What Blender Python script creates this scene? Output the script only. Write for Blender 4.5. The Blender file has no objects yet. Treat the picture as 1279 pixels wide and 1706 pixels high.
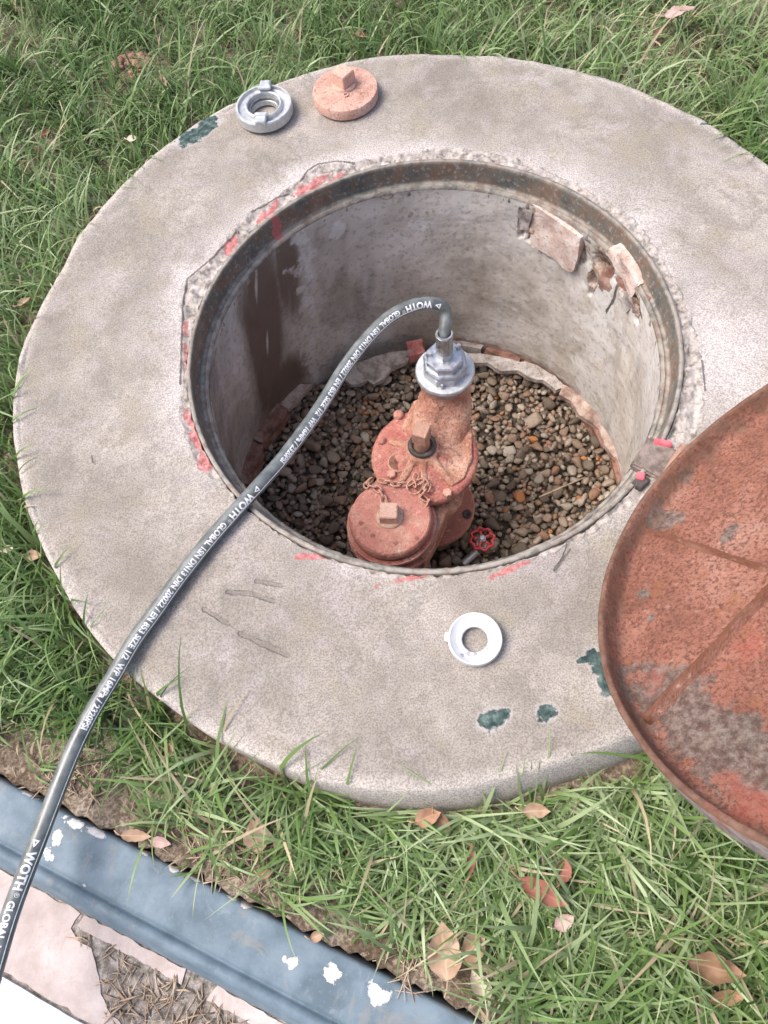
import bpy, bmesh, math, random
import numpy as np
from mathutils import Vector, Matrix
from math import sin, cos, pi, radians as rad
random.seed(7); rng = np.random.default_rng(7)
S = bpy.context.scene
C = S.collection
# ------------------------------------------------------------------ camera
F = 1283.0; PW, PH = 1279.0, 1706.0
PITCH, ROLL, H = 1.15143824, -0.20013838, 1.00580794
fw = np.array([0, cos(PITCH), -sin(PITCH)]); r0 = np.array([1., 0, 0]); u0 = np.cross(r0, fw)
RT = cos(ROLL)*r0 + sin(ROLL)*u0; UP = -sin(ROLL)*r0 + cos(ROLL)*u0
cd = bpy.data.cameras.new('camera'); cam = bpy.data.objects.new('camera', cd); C.objects.link(cam); S.camera = cam
cd.sensor_fit = 'VERTICAL'; cd.sensor_height = 24; cd.lens = 24*F/PH; cd.clip_start = .02; cd.clip_end = 200
m = Matrix(((RT[0], UP[0], -fw[0], 0), (RT[1], UP[1], -fw[1], 0), (RT[2], UP[2], -fw[2], H), (0, 0, 0, 1)))
cam.matrix_world = m
# ------------------------------------------------------------------ light
SUN_EL, SUN_AZ = rad(58), (-.98, .2)
w = bpy.data.worlds.new('World'); S.world = w; w.use_nodes = True
nt = w.node_tree; nt.nodes.clear()
sky = nt.nodes.new('ShaderNodeTexSky'); sky.sky_type = 'NISHITA'; sky.sun_disc = False
sky.sun_elevation = SUN_EL; sky.sun_rotation = rad(-78.5); sky.air_density = 1.0; sky.dust_density = 5.0; sky.ozone_density = 1.0
bg = nt.nodes.new('ShaderNodeBackground'); bg.inputs['Strength'].default_value = .15
wo = nt.nodes.new('ShaderNodeOutputWorld')
nt.links.new(sky.outputs[0], bg.inputs[0]); nt.links.new(bg.outputs[0], wo.inputs[0])
sl = bpy.data.lights.new('sun', 'SUN'); sl.energy = 1.4; sl.angle = rad(28); sl.color = (1, .965, .93)
sun = bpy.data.objects.new('sun', sl); C.objects.link(sun)
sd = Vector((SUN_AZ[0]*cos(SUN_EL), SUN_AZ[1]*cos(SUN_EL), sin(SUN_EL)))
sun.rotation_euler = sd.to_track_quat('Z', 'Y').to_euler(); sun.location = (0, 0, 5)
S.view_settings.view_transform = 'Standard'; S.view_settings.look = 'None'
S.view_settings.exposure = 0.87; S.view_settings.gamma = 1.0; S.view_settings.use_curve_mapping = False

# ------------------------------------------------------------------ picture -> place
def at(px, py, z=0.0):
    d = (px-639.5)/F*RT - (py-853)/F*UP + fw
    return np.array([0, 0, H]) + d*((z-H)/d[2])
def on_plane(px, py, c, n):
    d = (px-639.5)/F*RT - (py-853)/F*UP + fw; o = np.array([0, 0, H])
    return o + d*(((c-o) @ n)/(d @ n))
CX, CY, RIN = .12261, .72188, .385          # manhole frame
GX, GY, GR, GZ = .095, .667, .411, -.50      # well bottom
def wall_c(z):
    t = min(1, max(0, (-z-.05)/.45)); return np.array([CX+(GX-CX)*t, CY+(GY-CY)*t]), .3628+(GR-.3628)*t
def on_wall(px, py):
    last = None
    for z in np.linspace(-.045, -.5, 300):
        c, r = wall_c(z); P = at(px, py, z); d = P[:2]-c
        last = (math.atan2(d[1], d[0]), z)
        if math.hypot(*d) >= r: break
    return last

# ------------------------------------------------------------------ noise (numpy)
_G = np.random.default_rng(3).random((64, 64, 64))
def vnoise(x, y, z):
    xi = np.floor(x).astype(int); yi = np.floor(y).astype(int); zi = np.floor(z).astype(int)
    fx, fy, fz = x-xi, y-yi, z-zi
    fx = fx*fx*(3-2*fx); fy = fy*fy*(3-2*fy); fz = fz*fz*(3-2*fz)
    g = lambda a, b, c: _G[(xi+a) & 63, (yi+b) & 63, (zi+c) & 63]
    x00 = g(0,0,0)*(1-fx)+g(1,0,0)*fx; x10 = g(0,1,0)*(1-fx)+g(1,1,0)*fx
    x01 = g(0,0,1)*(1-fx)+g(1,0,1)*fx; x11 = g(0,1,1)*(1-fx)+g(1,1,1)*fx
    return ((x00*(1-fy)+x10*fy)*(1-fz)+(x01*(1-fy)+x11*fy)*fz)*2-1
def fbm(x, y, z=0., sc=1., oc=4):
    x = np.asarray(x, float)*sc+11.3; y = np.asarray(y, float)*sc+7.7; z = np.asarray(z, float)*sc+3.1+0*x
    s = 0; a = .5
    for _ in range(oc):
        s = s+a*vnoise(x, y, z); x = x*2.03; y = y*2.03; z = z*2.03; a *= .5
    return s

# ------------------------------------------------------------------ object helpers
def tag(o, label=None, cat=None, group=None, kind=None):
    if label: o['label'] = label
    if cat: o['category'] = cat
    if group: o['group'] = group
    if kind: o['kind'] = kind
    return o
def empty(name, loc, **k):
    o = bpy.data.objects.new(name, None); o.location = loc; o.empty_display_size = .05; C.objects.link(o); return tag(o, **k)
def link(name, me, mat=None, parent=None, smooth=True, **k):
    o = bpy.data.objects.new(name, me); C.objects.link(o)
    if mat is not None and not me.materials: me.materials.append(mat)
    if smooth is not None:
        me.polygons.foreach_set('use_smooth', [smooth]*len(me.polygons))
    if parent is not None:
        o.parent = parent; o.matrix_parent_inverse = Matrix.Translation(parent.matrix_basis.to_translation()).inverted() if parent.parent is None else Matrix.Identity(4)
    return tag(o, **k)
def mesh_np(name, V, Fc):
    """V (n,3); Fc: int array (m,3) or (m,4)"""
    me = bpy.data.meshes.new(name); V = np.ascontiguousarray(V, np.float32); Fc = np.ascontiguousarray(Fc, np.int32)
    me.vertices.add(len(V)); me.vertices.foreach_set('co', V.ravel())
    k = Fc.shape[1]; me.loops.add(Fc.size); me.loops.foreach_set('vertex_index', Fc.ravel())
    me.polygons.add(len(Fc)); me.polygons.foreach_set('loop_start', np.arange(0, Fc.size, k, dtype=np.int32))
    me.polygons.foreach_set('loop_total', np.full(len(Fc), k, np.int32)); me.update(calc_edges=True); me.validate(); return me
def fattr(me, name, vals, typ='FLOAT'):
    a = me.attributes.new(name, typ, 'POINT')
    if typ == 'FLOAT': a.data.foreach_set('value', np.ascontiguousarray(vals, np.float32))
    else: a.data.foreach_set('color', np.ascontiguousarray(vals, np.float32).ravel())
def grid_faces(nr, nc, wrap=True):
    """nr rows x nc columns, columns wrap"""
    i = np.arange(nr-1)[:, None]; j = np.arange(nc if wrap else nc-1)[None, :]; j2 = (j+1) % nc
    return np.stack([i*nc+j, i*nc+j2, (i+1)*nc+j2, (i+1)*nc+j], -1).reshape(-1, 4)
def lathe(prof, n=48, jitter=0, seed=0, cap=True, sides=None, rot=0):
    """profile [(r,z)...] from outside/bottom to top; returns bmesh-ready V,F lists"""
    th = np.arange(n)*2*pi/n+rot; V = []
    for r, z in prof: V.append(np.stack([r*np.cos(th), r*np.sin(th), np.full(n, z)], -1))
    V = np.concatenate(V); Fc = grid_faces(len(prof), n)
    return V, Fc
def bm_lathe(bm, prof, c=(0, 0, 0), n=48, rot=0, closed=False, M=None):
    rings = []; M = M or Matrix.Identity(4)
    for r, z in prof:
        if r < 1e-6: rings.append([bm.verts.new(M @ Vector((c[0], c[1], c[2]+z)))]); continue
        rings.append([bm.verts.new(M @ Vector((c[0]+r*cos(rot+k*2*pi/n), c[1]+r*sin(rot+k*2*pi/n), c[2]+z))) for k in range(n)])
    pr = list(zip(rings, rings[1:])) + ([(rings[-1], rings[0])] if closed else [])
    for a, b in pr:
        for k in range(n):
            k2 = (k+1) % n
            if len(a) == 1 and len(b) == 1: continue
            if len(a) == 1: f = (a[0], b[k2], b[k])
            elif len(b) == 1: f = (a[k], a[k2], b[0])
            else: f = (a[k], a[k2], b[k2], b[k])
            try: bm.faces.new(f)
            except ValueError: pass
def bm_box(bm, cx, cy, cz, sx, sy, sz, rz=0, M=None):
    M = (M or Matrix.Identity(4)) @ Matrix.Translation((cx, cy, cz)) @ Matrix.Rotation(rz, 4, 'Z')
    vs = [bm.verts.new(M @ Vector((sx/2*a, sy/2*b, sz/2*c))) for a in (-1, 1) for b in (-1, 1) for c in (-1, 1)]
    for f in ((0, 1, 3, 2), (4, 6, 7, 5), (0, 4, 5, 1), (2, 3, 7, 6), (0, 2, 6, 4), (1, 5, 7, 3)): bm.faces.new([vs[i] for i in f])
def bm_prism(bm, pts, z0, z1, M=None):
    M = M or Matrix.Identity(4)
    a = [bm.verts.new(M @ Vector((x, y, z0))) for x, y in pts]; b = [bm.verts.new(M @ Vector((x, y, z1))) for x, y in pts]
    n = len(pts); bm.faces.new(a[::-1]); bm.faces.new(b)
    for i in range(n): bm.faces.new((a[i], a[(i+1) % n], b[(i+1) % n], b[i]))
def tube_verts(P, R, n=14):
    """P list of points, R radii -> V,F (open tube)"""
    P = np.asarray(P, float); R = np.broadcast_to(np.asarray(R, float), (len(P),))
    T = np.gradient(P, axis=0); T /= np.linalg.norm(T, axis=1)[:, None]
    ref = np.array([0, 0, 1.]) if abs(T[0][2]) < .9 else np.array([1., 0, 0])
    N = np.zeros_like(P); v = ref-T[0]*(ref@T[0]); N[0] = v/np.linalg.norm(v)
    for i in range(1, len(P)):
        v = N[i-1]-T[i]*(N[i-1]@T[i]); N[i] = v/np.linalg.norm(v)
    B = np.cross(T, N); th = np.arange(n)*2*pi/n
    V = P[:, None]+R[:, None, None]*(np.cos(th)[None, :, None]*N[:, None]+np.sin(th)[None, :, None]*B[:, None])
    return V.reshape(-1, 3), grid_faces(len(P), n)
def bm_tube(bm, P, R, n=14, caps=True):
    V, Fc = tube_verts(P, R, n); vs = [bm.verts.new(v) for v in V]
    for f in Fc: bm.faces.new([vs[i] for i in f])
    if caps: bm.faces.new(vs[:n][::-1]); bm.faces.new(vs[-n:])
def catmull(P, k=12):
    P = [np.array(p, float) for p in P]; P = [2*P[0]-P[1]]+P+[2*P[-1]-P[-2]]; out = []
    for i in range(1, len(P)-2):
        for t in np.arange(k)/k:
            a, b, c, d = P[i-1:i+3]
            out.append(.5*((2*b)+(-a+c)*t+(2*a-5*b+4*c-d)*t*t+(-a+3*b-3*c+d)*t**3))
    out.append(P[-2]); return np.array(out)
def bm_obj(name, bm, mat, parent=None, smooth=False, bevel=0, seg=2, fix=True, **k):
    if fix: bmesh.ops.recalc_face_normals(bm, faces=bm.faces)
    if bevel:
        es = [e for e in bm.edges if len(e.link_faces) == 2 and e.calc_face_angle(0) > .5]
        bmesh.ops.bevel(bm, geom=es, offset=bevel, segments=seg, affect='EDGES', clamp_overlap=True)
    me = bpy.data.meshes.new(name); bm.to_mesh(me); bm.free()
    o = link(name, me, mat, parent, smooth, **k)
    return o
def autosmooth(o, ang=40):
    me = o.data; bm = bmesh.new(); bm.from_mesh(me)
    for e in bm.edges: e.smooth = not (len(e.link_faces) == 2 and e.calc_face_angle(0) > rad(ang))
    for f in bm.faces: f.smooth = True
    bm.to_mesh(me); bm.free(); return o
def roughen(me, amp, sc, oc=3, seed=0.):
    n = len(me.vertices); V = np.empty(n*3, np.float32); me.vertices.foreach_get('co', V); V = V.reshape(-1, 3)
    N = np.empty(n*3, np.float32); me.vertices.foreach_get('normal', N); N = N.reshape(-1, 3)
    V = V+N*(amp*fbm(V[:, 0]+seed, V[:, 1], V[:, 2], sc, oc))[:, None]
    me.vertices.foreach_set('co', V.astype(np.float32).ravel()); me.update()
def remeshed(name, bm, voxel, mat, parent, smooth_it=4, amp=0, sc=60, **k):
    me = bpy.data.meshes.new('tmp'); bmesh.ops.recalc_face_normals(bm, faces=bm.faces); bm.to_mesh(me); bm.free()
    o = bpy.data.objects.new('tmp', me); C.objects.link(o)
    md = o.modifiers.new('r', 'REMESH'); md.mode = 'VOXEL'; md.voxel_size = voxel
    md = o.modifiers.new('s', 'SMOOTH'); md.iterations = smooth_it; md.factor = .5
    dg = bpy.context.evaluated_depsgraph_get(); me2 = bpy.data.meshes.new_from_object(o.evaluated_get(dg)); me2.name = name
    bpy.data.objects.remove(o); bpy.data.meshes.remove(me)
    if amp: roughen(me2, amp, sc)
    me2.materials.clear()
    return link(name, me2, mat, parent, True, **k)

# ------------------------------------------------------------------ material helpers
class NT:
    def __init__(s, name):
        s.m = bpy.data.materials.new(name); s.m.use_nodes = True; s.t = s.m.node_tree; s.t.nodes.clear()
        s.out = s.t.nodes.new('ShaderNodeOutputMaterial'); s.b = s.t.nodes.new('ShaderNodeBsdfPrincipled')
        s.t.links.new(s.b.outputs[0], s.out.inputs[0]); s.co = s.t.nodes.new('ShaderNodeTexCoord').outputs['Object']
    def set(s, sock, v):
        if isinstance(v, bpy.types.NodeSocket): s.t.links.new(v, sock)
        elif isinstance(v, (tuple, list)) and len(v) == 3 and sock.type == 'RGBA': sock.default_value = (*v, 1)
        else: sock.default_value = v
    def noise(s, scale, detail=4, rough=.55, vec=None, dist=0, dim=None):
        n = s.t.nodes.new('ShaderNodeTexNoise'); s.set(n.inputs['Vector'], vec or s.co)
        n.inputs['Scale'].default_value = scale; n.inputs['Detail'].default_value = detail; n.inputs['Roughness'].default_value = rough
        n.inputs['Distortion'].default_value = dist; return n.outputs['Fac']
    def voro(s, scale, vec=None, feature='F1', out='Distance'):
        n = s.t.nodes.new('ShaderNodeTexVoronoi'); n.feature = feature; s.set(n.inputs['Vector'], vec or s.co)
        n.inputs['Scale'].default_value = scale; return n.outputs[out]
    def stretch(s, sx, sy, sz, vec=None):
        n = s.t.nodes.new('ShaderNodeMapping'); s.set(n.inputs['Vector'], vec or s.co); n.inputs['Scale'].default_value = (sx, sy, sz); return n.outputs[0]
    def uv(s, name='uvw'):
        n = s.t.nodes.new('ShaderNodeAttribute'); n.attribute_name = name; return n.outputs['Vector']
    def attr(s, name):
        n = s.t.nodes.new('ShaderNodeAttribute'); n.attribute_name = name; return n.outputs['Fac']
    def attc(s, name):
        n = s.t.nodes.new('ShaderNodeAttribute'); n.attribute_name = name; return n.outputs['Color']
    def ss(s, v, a, b, c=0., d=1.):
        n = s.t.nodes.new('ShaderNodeMapRange'); n.interpolation_type = 'SMOOTHSTEP'; s.set(n.inputs[0], v)
        n.inputs[1].default_value = a; n.inputs[2].default_value = b; n.inputs[3].default_value = c; n.inputs[4].default_value = d; return n.outputs[0]
    def ma(s, op, a, b=0., c=0.):
        n = s.t.nodes.new('ShaderNodeMath'); n.operation = op; s.set(n.inputs[0], a); s.set(n.inputs[1], b); s.set(n.inputs[2], c); return n.outputs[0]
    def mix(s, f, a, b, blend='MIX'):
        n = s.t.nodes.new('ShaderNodeMix'); n.data_type = 'RGBA'; n.blend_type = blend
        s.set(n.inputs[0], f); s.set(n.inputs[6], a); s.set(n.inputs[7], b); return n.outputs[2]
    def ramp(s, f, stops):
        n = s.t.nodes.new('ShaderNodeValToRGB'); s.set(n.inputs[0], f); e = n.color_ramp.elements
        while len(e) < len(stops): e.new(.5)
        for q, (p, c) in zip(e, stops): q.position = p; q.color = (*c, 1)
        return n.outputs[0]
    def edgy(s, sdf, amp, scale, soft=.12, det=5):
        """mask of an attribute distance field broken up by noise: 1 inside"""
        v = s.ma('MULTIPLY_ADD', s.ma('SUBTRACT', s.noise(scale, det, .65), .5), amp, s.attr(sdf))
        return s.ss(v, -soft, soft, 1, 0)
    def rnd(s):
        n = s.t.nodes.new('ShaderNodeObjectInfo'); return n.outputs['Random']
    def bump(s, hgt, strength=.5, dist=.002, prev=None):
        n = s.t.nodes.new('ShaderNodeBump'); n.inputs['Strength'].default_value = strength; n.inputs['Distance'].default_value = dist
        s.set(n.inputs['Height'], hgt)
        if prev: s.set(n.inputs['Normal'], prev)
        return n.outputs[0]
    def fin(s, col, rough=.8, bump=None, metal=0., spec=.5, coat=0):
        s.set(s.b.inputs['Base Color'], col); s.set(s.b.inputs['Roughness'], rough); s.set(s.b.inputs['Metallic'], metal)
        s.b.inputs['Specular IOR Level'].default_value = spec
        if bump: s.set(s.b.inputs['Normal'], bump)
        return s.m

def m_concrete():
    n = NT('weathered_concrete')
    big = n.noise(5, 5, .6); mid = n.noise(26, 5, .65); grain = n.noise(420, 3, .75); pit = n.noise(210, 4, .75)
    base = n.ramp(big, [(.36, (.265, .234, .198)), (.48, (.357, .318, .277)), (.60, (.458, .412, .366))])
    base = n.mix(n.ss(n.noise(3.2, 6, .65, dist=1.2), .52, .66, 0, .5), base, (.25, .215, .18))
    base = n.mix(n.ss(n.noise(2.3, 5, .6, n.stretch(1, 1, 1), dist=2), .55, .7, 0, .45), base, (.50, .45, .42))
    base = n.mix(n.ss(mid, .46, .68, 0, .75), base, (.24, .215, .185))
    base = n.mix(n.ma('MULTIPLY', n.ss(n.noise(9, 3, .5, dist=1.5), .5, .68), .45), base, (.47, .41, .40))
    yel = n.ss(n.noise(12, 4, .6), .52, .66)
    base = n.mix(n.ma('MULTIPLY', yel, .6), base, (.34, .30, .225))
    # pale cement round the opening and on the right
    pale = n.ma('ADD', n.attr('pale'), n.ma('MULTIPLY', n.ma('SUBTRACT', mid, .5), 1.1))
    base = n.mix(n.ss(pale, .1, 1.0, 0, .85), base, (.64, .585, .565))
    base = n.mix(n.ss(n.ma('MULTIPLY_ADD', n.ma('SUBTRACT', mid, .5), 1.5, n.attr('lip')), .1, 1.0, 0, .85), base, (.60, .54, .49))
    # sand grains
    g = n.ss(grain, .41, .57)
    base = n.mix(n.ma('MULTIPLY', n.ma('SUBTRACT', 1., g), .55), base, (.12, .105, .095))
    base = n.mix(n.ma('MULTIPLY', n.ss(n.noise(330, 2, .6), .6, .72), .12), base, (.68, .62, .57))
    base = n.mix(n.ma('MULTIPLY', n.ss(pit, .62, .70), .5), base, (.09, .08, .07))
    base = n.mix(n.ma('MULTIPLY', n.ss(n.noise(48, 5, .8), .60, .68), .4), base, (.17, .15, .13)); base = n.mix(n.ma('MULTIPLY', n.ss(n.voro(55), .10, .04), .6), base, (.14, .12, .105))
    mort = n.attr('mortar')
    mcol = n.ramp(n.noise(75, 5, .7), [(.36, (.19, .165, .145)), (.5, (.42, .375, .34)), (.64, (.56, .51, .48))])
    mm = n.ss(n.ma('MULTIPLY_ADD', n.ma('SUBTRACT', n.noise(60, 4, .6), .5), 1.2, mort), .0, .35)
    base = n.mix(mm, base, mcol)
    crk = n.attr('crack')
    base = n.mix(n.ss(n.ma('MULTIPLY_ADD', n.ma('SUBTRACT', n.noise(120, 4, .7), .5), 2.4, crk), .0, .5, .85, 0), base, (.10, .085, .075))
    gm = n.edgy('green', 2.2, 60, .12, 6); gcol = n.ramp(n.noise(90, 4, .6), [(.4, (.03, .05, .048)), (.55, (.075, .115, .105)), (.7, (.17, .22, .2))])
    halo = n.ss(n.ma('MULTIPLY_ADD', n.ma('SUBTRACT', n.noise(60, 4, .6), .5), 1.0, n.attr('green')), .0, .5, 1, 0)
    base = n.mix(n.ma('MULTIPLY', halo, .5), base, (.50, .47, .46)); base = n.mix(gm, base, gcol)
    rm = n.edgy('red', 3.2, 60, .2, 7); base = n.mix(n.ma('MULTIPLY', rm, .78), base, n.ramp(n.noise(120, 3), [(.4, (.40, .10, .10)), (.6, (.60, .23, .22))]))
    go = n.attr('gouge'); gk = n.ss(n.ma('MULTIPLY_ADD', n.ma('SUBTRACT', n.noise(110, 4, .7), .5), 3.0, go), -.2, .5, 1, 0)
    base = n.mix(n.ma('MULTIPLY', gk, .38), base, (.16, .135, .12))
    hgt = n.ma('ADD', n.ma('MULTIPLY', grain, .8), n.ma('MULTIPLY', pit, .6))
    hgt = n.ma('ADD', hgt, n.ma('MULTIPLY', n.ma('MULTIPLY', n.noise(70, 6, .75), mm), 4.))
    hgt = n.ma('SUBTRACT', hgt, n.ma('MULTIPLY', gm, .8)); hgt = n.ma('SUBTRACT', hgt, n.ma('MULTIPLY', gk, 2.))
    return n.fin(base, .92, n.bump(hgt, .75, .0016), spec=.25)
def m_metal(name, cols, rust, rough=.45, metal=.8, sc=120, bumpd=.0006):
    n = NT(name); a = n.noise(sc, 5, .65)
    c = n.ramp(a, [(.35, cols[0]), (.65, cols[1])]); r = n.ss(n.noise(sc*.5, 5, .7), .56, .68)
    c = n.mix(n.ma('MULTIPLY', r, rust[0]), c, rust[1])
    return n.fin(c, n.ss(a, .3, .7, rough, rough+.25), n.bump(n.noise(sc*3, 3), .4, bumpd), metal=metal)
def m_cast(name, a, b, c, red=.5, sc=1.0, attr=True):
    """old painted cast iron: salmon dust over red paint with rust"""
    n = NT(name); q = n.noise(22*sc, 5, .6); f = n.noise(140*sc, 5, .7); k = n.noise(60*sc, 4, .6)
    col = n.ramp(q, [(.34, a), (.52, b), (.68, c)])
    col = n.mix(n.ma('MULTIPLY', n.ss(k, .52, .66), red), col, (.52, .15, .13))
    col = n.mix(n.ma('MULTIPLY', n.ss(f, .56, .66), .8), col, (.20, .085, .05))
    col = n.mix(n.ma('MULTIPLY', n.ss(n.noise(95*sc, 3, .6), .58, .7), .5), col, (.72, .50, .40))
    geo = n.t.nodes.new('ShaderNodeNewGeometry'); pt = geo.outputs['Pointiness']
    col = n.mix(n.ss(pt, .42, .492, .9, 0), col, (.15, .055, .03))  # concave creases made darker
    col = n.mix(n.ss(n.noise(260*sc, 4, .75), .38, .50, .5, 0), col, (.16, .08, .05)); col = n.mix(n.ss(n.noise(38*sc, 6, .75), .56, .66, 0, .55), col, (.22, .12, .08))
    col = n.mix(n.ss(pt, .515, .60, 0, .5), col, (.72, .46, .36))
    return n.fin(col, .78, n.bump(n.ma('ADD', f, n.ma('MULTIPLY', n.noise(300*sc, 3), .5)), .95, .0034), spec=.3)
def m_simple(name, a, b, sc=60, rough=.8, bd=.001, metal=0., spec=.4, rand=0., lo=.38, hi=.62):
    n = NT(name); f = n.noise(sc, 5, .6); c = n.ramp(f, [(lo, a), (hi, b)])
    if rand:
        h = n.t.nodes.new('ShaderNodeHueSaturation'); n.set(h.inputs['Color'], c); n.set(h.inputs['Value'], n.ss(n.rnd(), 0, 1, 1-rand, 1+rand)); c = h.outputs[0]
    return n.fin(c, rough, n.bump(n.noise(sc*4, 4, .6), .6, bd), metal=metal, spec=spec)

# ================================================================== GROUND
def soil_height(x, y):
    return -.052+.010*fbm(x, y, 0, 9, 4)+.004*fbm(x, y, 4, 60, 3)
KA = at(0, 1297, -.05)[:2]; KB = at(790, 1700, -.05)[:2]; KD = (KB-KA)/np.linalg.norm(KB-KA); KN = np.array([KD[1], -KD[0]])
if KN[1] > 0: KN = -KN
def kerb_s(x, y): return (x-KA[0])*KN[0]+(y-KA[1])*KN[1]       # >0 on the kerb / pavement side
n = NT('brown_soil'); a = n.noise(14, 6, .6); b = n.noise(180, 5, .7)
col = n.ramp(a, [(.35, (.16, .115, .08)), (.5, (.31, .24, .18)), (.64, (.43, .355, .28))])
col = n.mix(n.ss(b, .4, .62, .7, 0), col, (.05, .035, .02)); col = n.mix(n.ma('MULTIPLY', n.ss(n.noise(90, 3), .58, .66), .6), col, (.42, .34, .25))
M_soil = n.fin(col, .95, n.bump(b, .9, .004), spec=.2)
# ground as a grid with the well cut out, then far skirts
NS = 330; xs = np.concatenate([[-30, -12, -5, -2.5], np.linspace(-1.5, 1.9, NS), [3, 6, 14, 30]]); ys = np.concatenate([[-30, -12, -5, -2], np.linspace(-.9, 2.7, NS), [4, 7, 14, 30]])
X, Y = np.meshgrid(xs, ys); Z = soil_height(X, Y)
ks = kerb_s(X, Y); Z = np.where(ks > -.001, -.16, Z)
Z += .0085*np.clip(1+ks/.05, 0, 1)*(ks < 0)
mx, my = at(222, 118, -.04)[:2]; Z += .035*np.exp(-((X-mx)**2/.05**2+(Y-my)**2/.035**2)*.8)*(1+.5*fbm(X, Y, 2, 60, 3))
V = np.stack([X, Y, Z], -1).reshape(-1, 3); Fc = grid_faces(len(ys), len(xs), False)
cen = V[Fc].mean(1); keep = np.hypot(cen[:, 0]-CX, cen[:, 1]-CY) > .46
link('ground', mesh_np('ground', V, Fc[keep]), M_soil, kind='structure')

# ================================================================== CONCRETE COLLAR (slab)
M_conc = m_concrete()
outer = [(124,400),(103,447),(53,532),(29,600),(20,680),(32,811),(58,885),(84,943),(132,1028),(185,1096),(295,1190),(195,313),(274,242),(332,199),(395,168),(600,96),(690,87),(780,90),(880,98),(952,114),(1020,131),(1105,168),(1186,204),(1248,250),(1279,271),(417,1258),(534,1303),(652,1319),(769,1314),(839,1300),(936,1270),(1076,1216)]
pts = [at(x, y, 0)[:2] for x, y in outer]
tr = sorted((math.atan2(p[1]-CY, p[0]-CX), math.hypot(p[0]-CX, p[1]-CY)) for p in pts)
for th in np.linspace(-.85, .25, 8):         # part behind the lid: the fitted circle
    dx, dy = cos(th), sin(th); ex, ey = CX-.11886, CY-.72454; bq = dx*ex+dy*ey
    rr = -bq+math.sqrt(bq*bq-(ex*ex+ey*ey)+.66517**2)
    if all(abs(th-t) > .1 for t, _ in tr): tr.append((th, rr))
tr.sort(); TT = np.array([t for t, _ in tr]); RR = np.array([r for _, r in tr])
NTH = 1000; th = np.linspace(-pi, pi, NTH, endpoint=False)
ro = np.interp(th, np.concatenate([[TT[-1]-2*pi], TT, [TT[0]+2*pi]]), np.concatenate([[RR[-1]], RR, [RR[0]]]))
kern = np.exp(-np.linspace(-2, 2, 31)**2); kern /= kern.sum(); ro = np.convolve(np.concatenate([ro[-15:], ro, ro[:15]]), kern, 'valid')
ro = ro+.0025*fbm(np.cos(th), np.sin(th), 0, 9, 4)
ri = .3875+.003*np.abs(fbm(np.cos(th), np.sin(th), 5, 30, 4))*2
T = [];
fr = np.concatenate([np.zeros(3), np.linspace(0, 1, 125), np.ones(6)])
dz = np.concatenate([[-.075, -.03, -.008], np.zeros(125), [-.0015, -.004, -.012, -.030, -.052, -.14]])
dr = np.concatenate([[0, 0, 0], np.zeros(125), [.007, .009, .010, .0105, .010, .008]])
drf = np.concatenate([np.zeros(128), [0, .001, .005, .014, .022, .024]])
FR, TH = np.meshgrid(fr, th, indexing='ij'); RO = ro[None]; RI = ri[None]
flare = np.clip(1-np.abs(TH+1.35)/1.0, 0, 1); flare = flare*flare*(3-2*flare); flare = np.clip(flare*1.6, 0, 1)
RAD = RI+(RO-.010-RI)*FR+dr[:, None]+drf[:, None]*flare
SX = CX+RAD*np.cos(TH); SY = CY+RAD*np.sin(TH); SZ = np.zeros_like(SX)+dz[:, None]
edge = RO-RAD
# crumbly mortar band round the frame with px-traced outline
mo_px = [(302,600,.0),(300,560,0),(303,480,0),(312,460,0)]
band_pts = [(297,700),(300,640),(302,560),(305,470),(345,440),(375,395),(420,350),(470,318),(500,296),(530,272),(575,270),(620,262),(690,252),(770,246),(860,262),(930,292),(990,322),(1050,362),(1095,415),(1125,470),(1160,540),(1170,620),(1175,690),(1150,745),(1110,800),(1040,850),(960,905),(860,940),(760,962),(640,962),(540,930),(430,870),(380,820),(330,780)]
bp = sorted((lambda q: (math.atan2(q[1]-CY, q[0]-CX), math.hypot(q[0]-CX, q[1]-CY)))(at(x, y, 0)) for x, y in band_pts)
bt = np.array([b[0] for b in bp]); br = np.array([b[1] for b in bp])
band = np.interp(th, np.concatenate([[bt[-1]-2*pi], bt, [bt[0]+2*pi]]), np.concatenate([[br[-1]], br, [br[0]]]))
D = band[None]+.004*fbm(SX, SY, 0, 45, 3)-RAD          # >0 inside mortar band
top = (FR > 0) & (FR < 1)
mortar = np.clip(D/.012, -1.5, 1)
rgh = np.clip(D/.01, 0, 1)
SZ += np.where(top, rgh*(-.004+.009*fbm(SX, SY, 3, 75, 4)), 0)
SZ += np.where(FR == 0, .004*fbm(SX, SY, SZ, 60, 3), 0)
SZ += np.where(top, .0035*fbm(SX, SY, 1, 5, 3)+.0007*fbm(SX, SY, 1, 60, 3), 0)
SZ = np.where(top & (edge < .03), SZ-.0015*((.03-edge)/.03)**2, SZ)
SZ += np.where(FR == 1, .004*fbm(SX, SY, SZ, 25, 4), 0)
def blobs(lst, X, Y, z=0.):
    d = np.full(X.shape, 9.)
    for px, py, a, b, ang in lst:
        c = at(px, py, z); ca, sa = cos(rad(ang)), sin(rad(ang)); u = (X-c[0])*ca+(Y-c[1])*sa; v = -(X-c[0])*sa+(Y-c[1])*ca
        d = np.minimum(d, (np.sqrt((u/a)**2+(v/b)**2)-1)*1.0)
    return np.clip(d, -1.5, 6)
green = blobs([(318,228,.030,.018,20),(345,205,.016,.026,-30),(335,222,.045,.010,30),(820,1199,.018,.0115,12),(838,1190,.010,.007,0),(911,1187,.0125,.011,10),(1000,1110,.012,.024,20),(1020,1138,.018,.017,-50),(985,1096,.018,.005,5),(1186,205,.03,.003,-10)], SX, SY)
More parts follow.
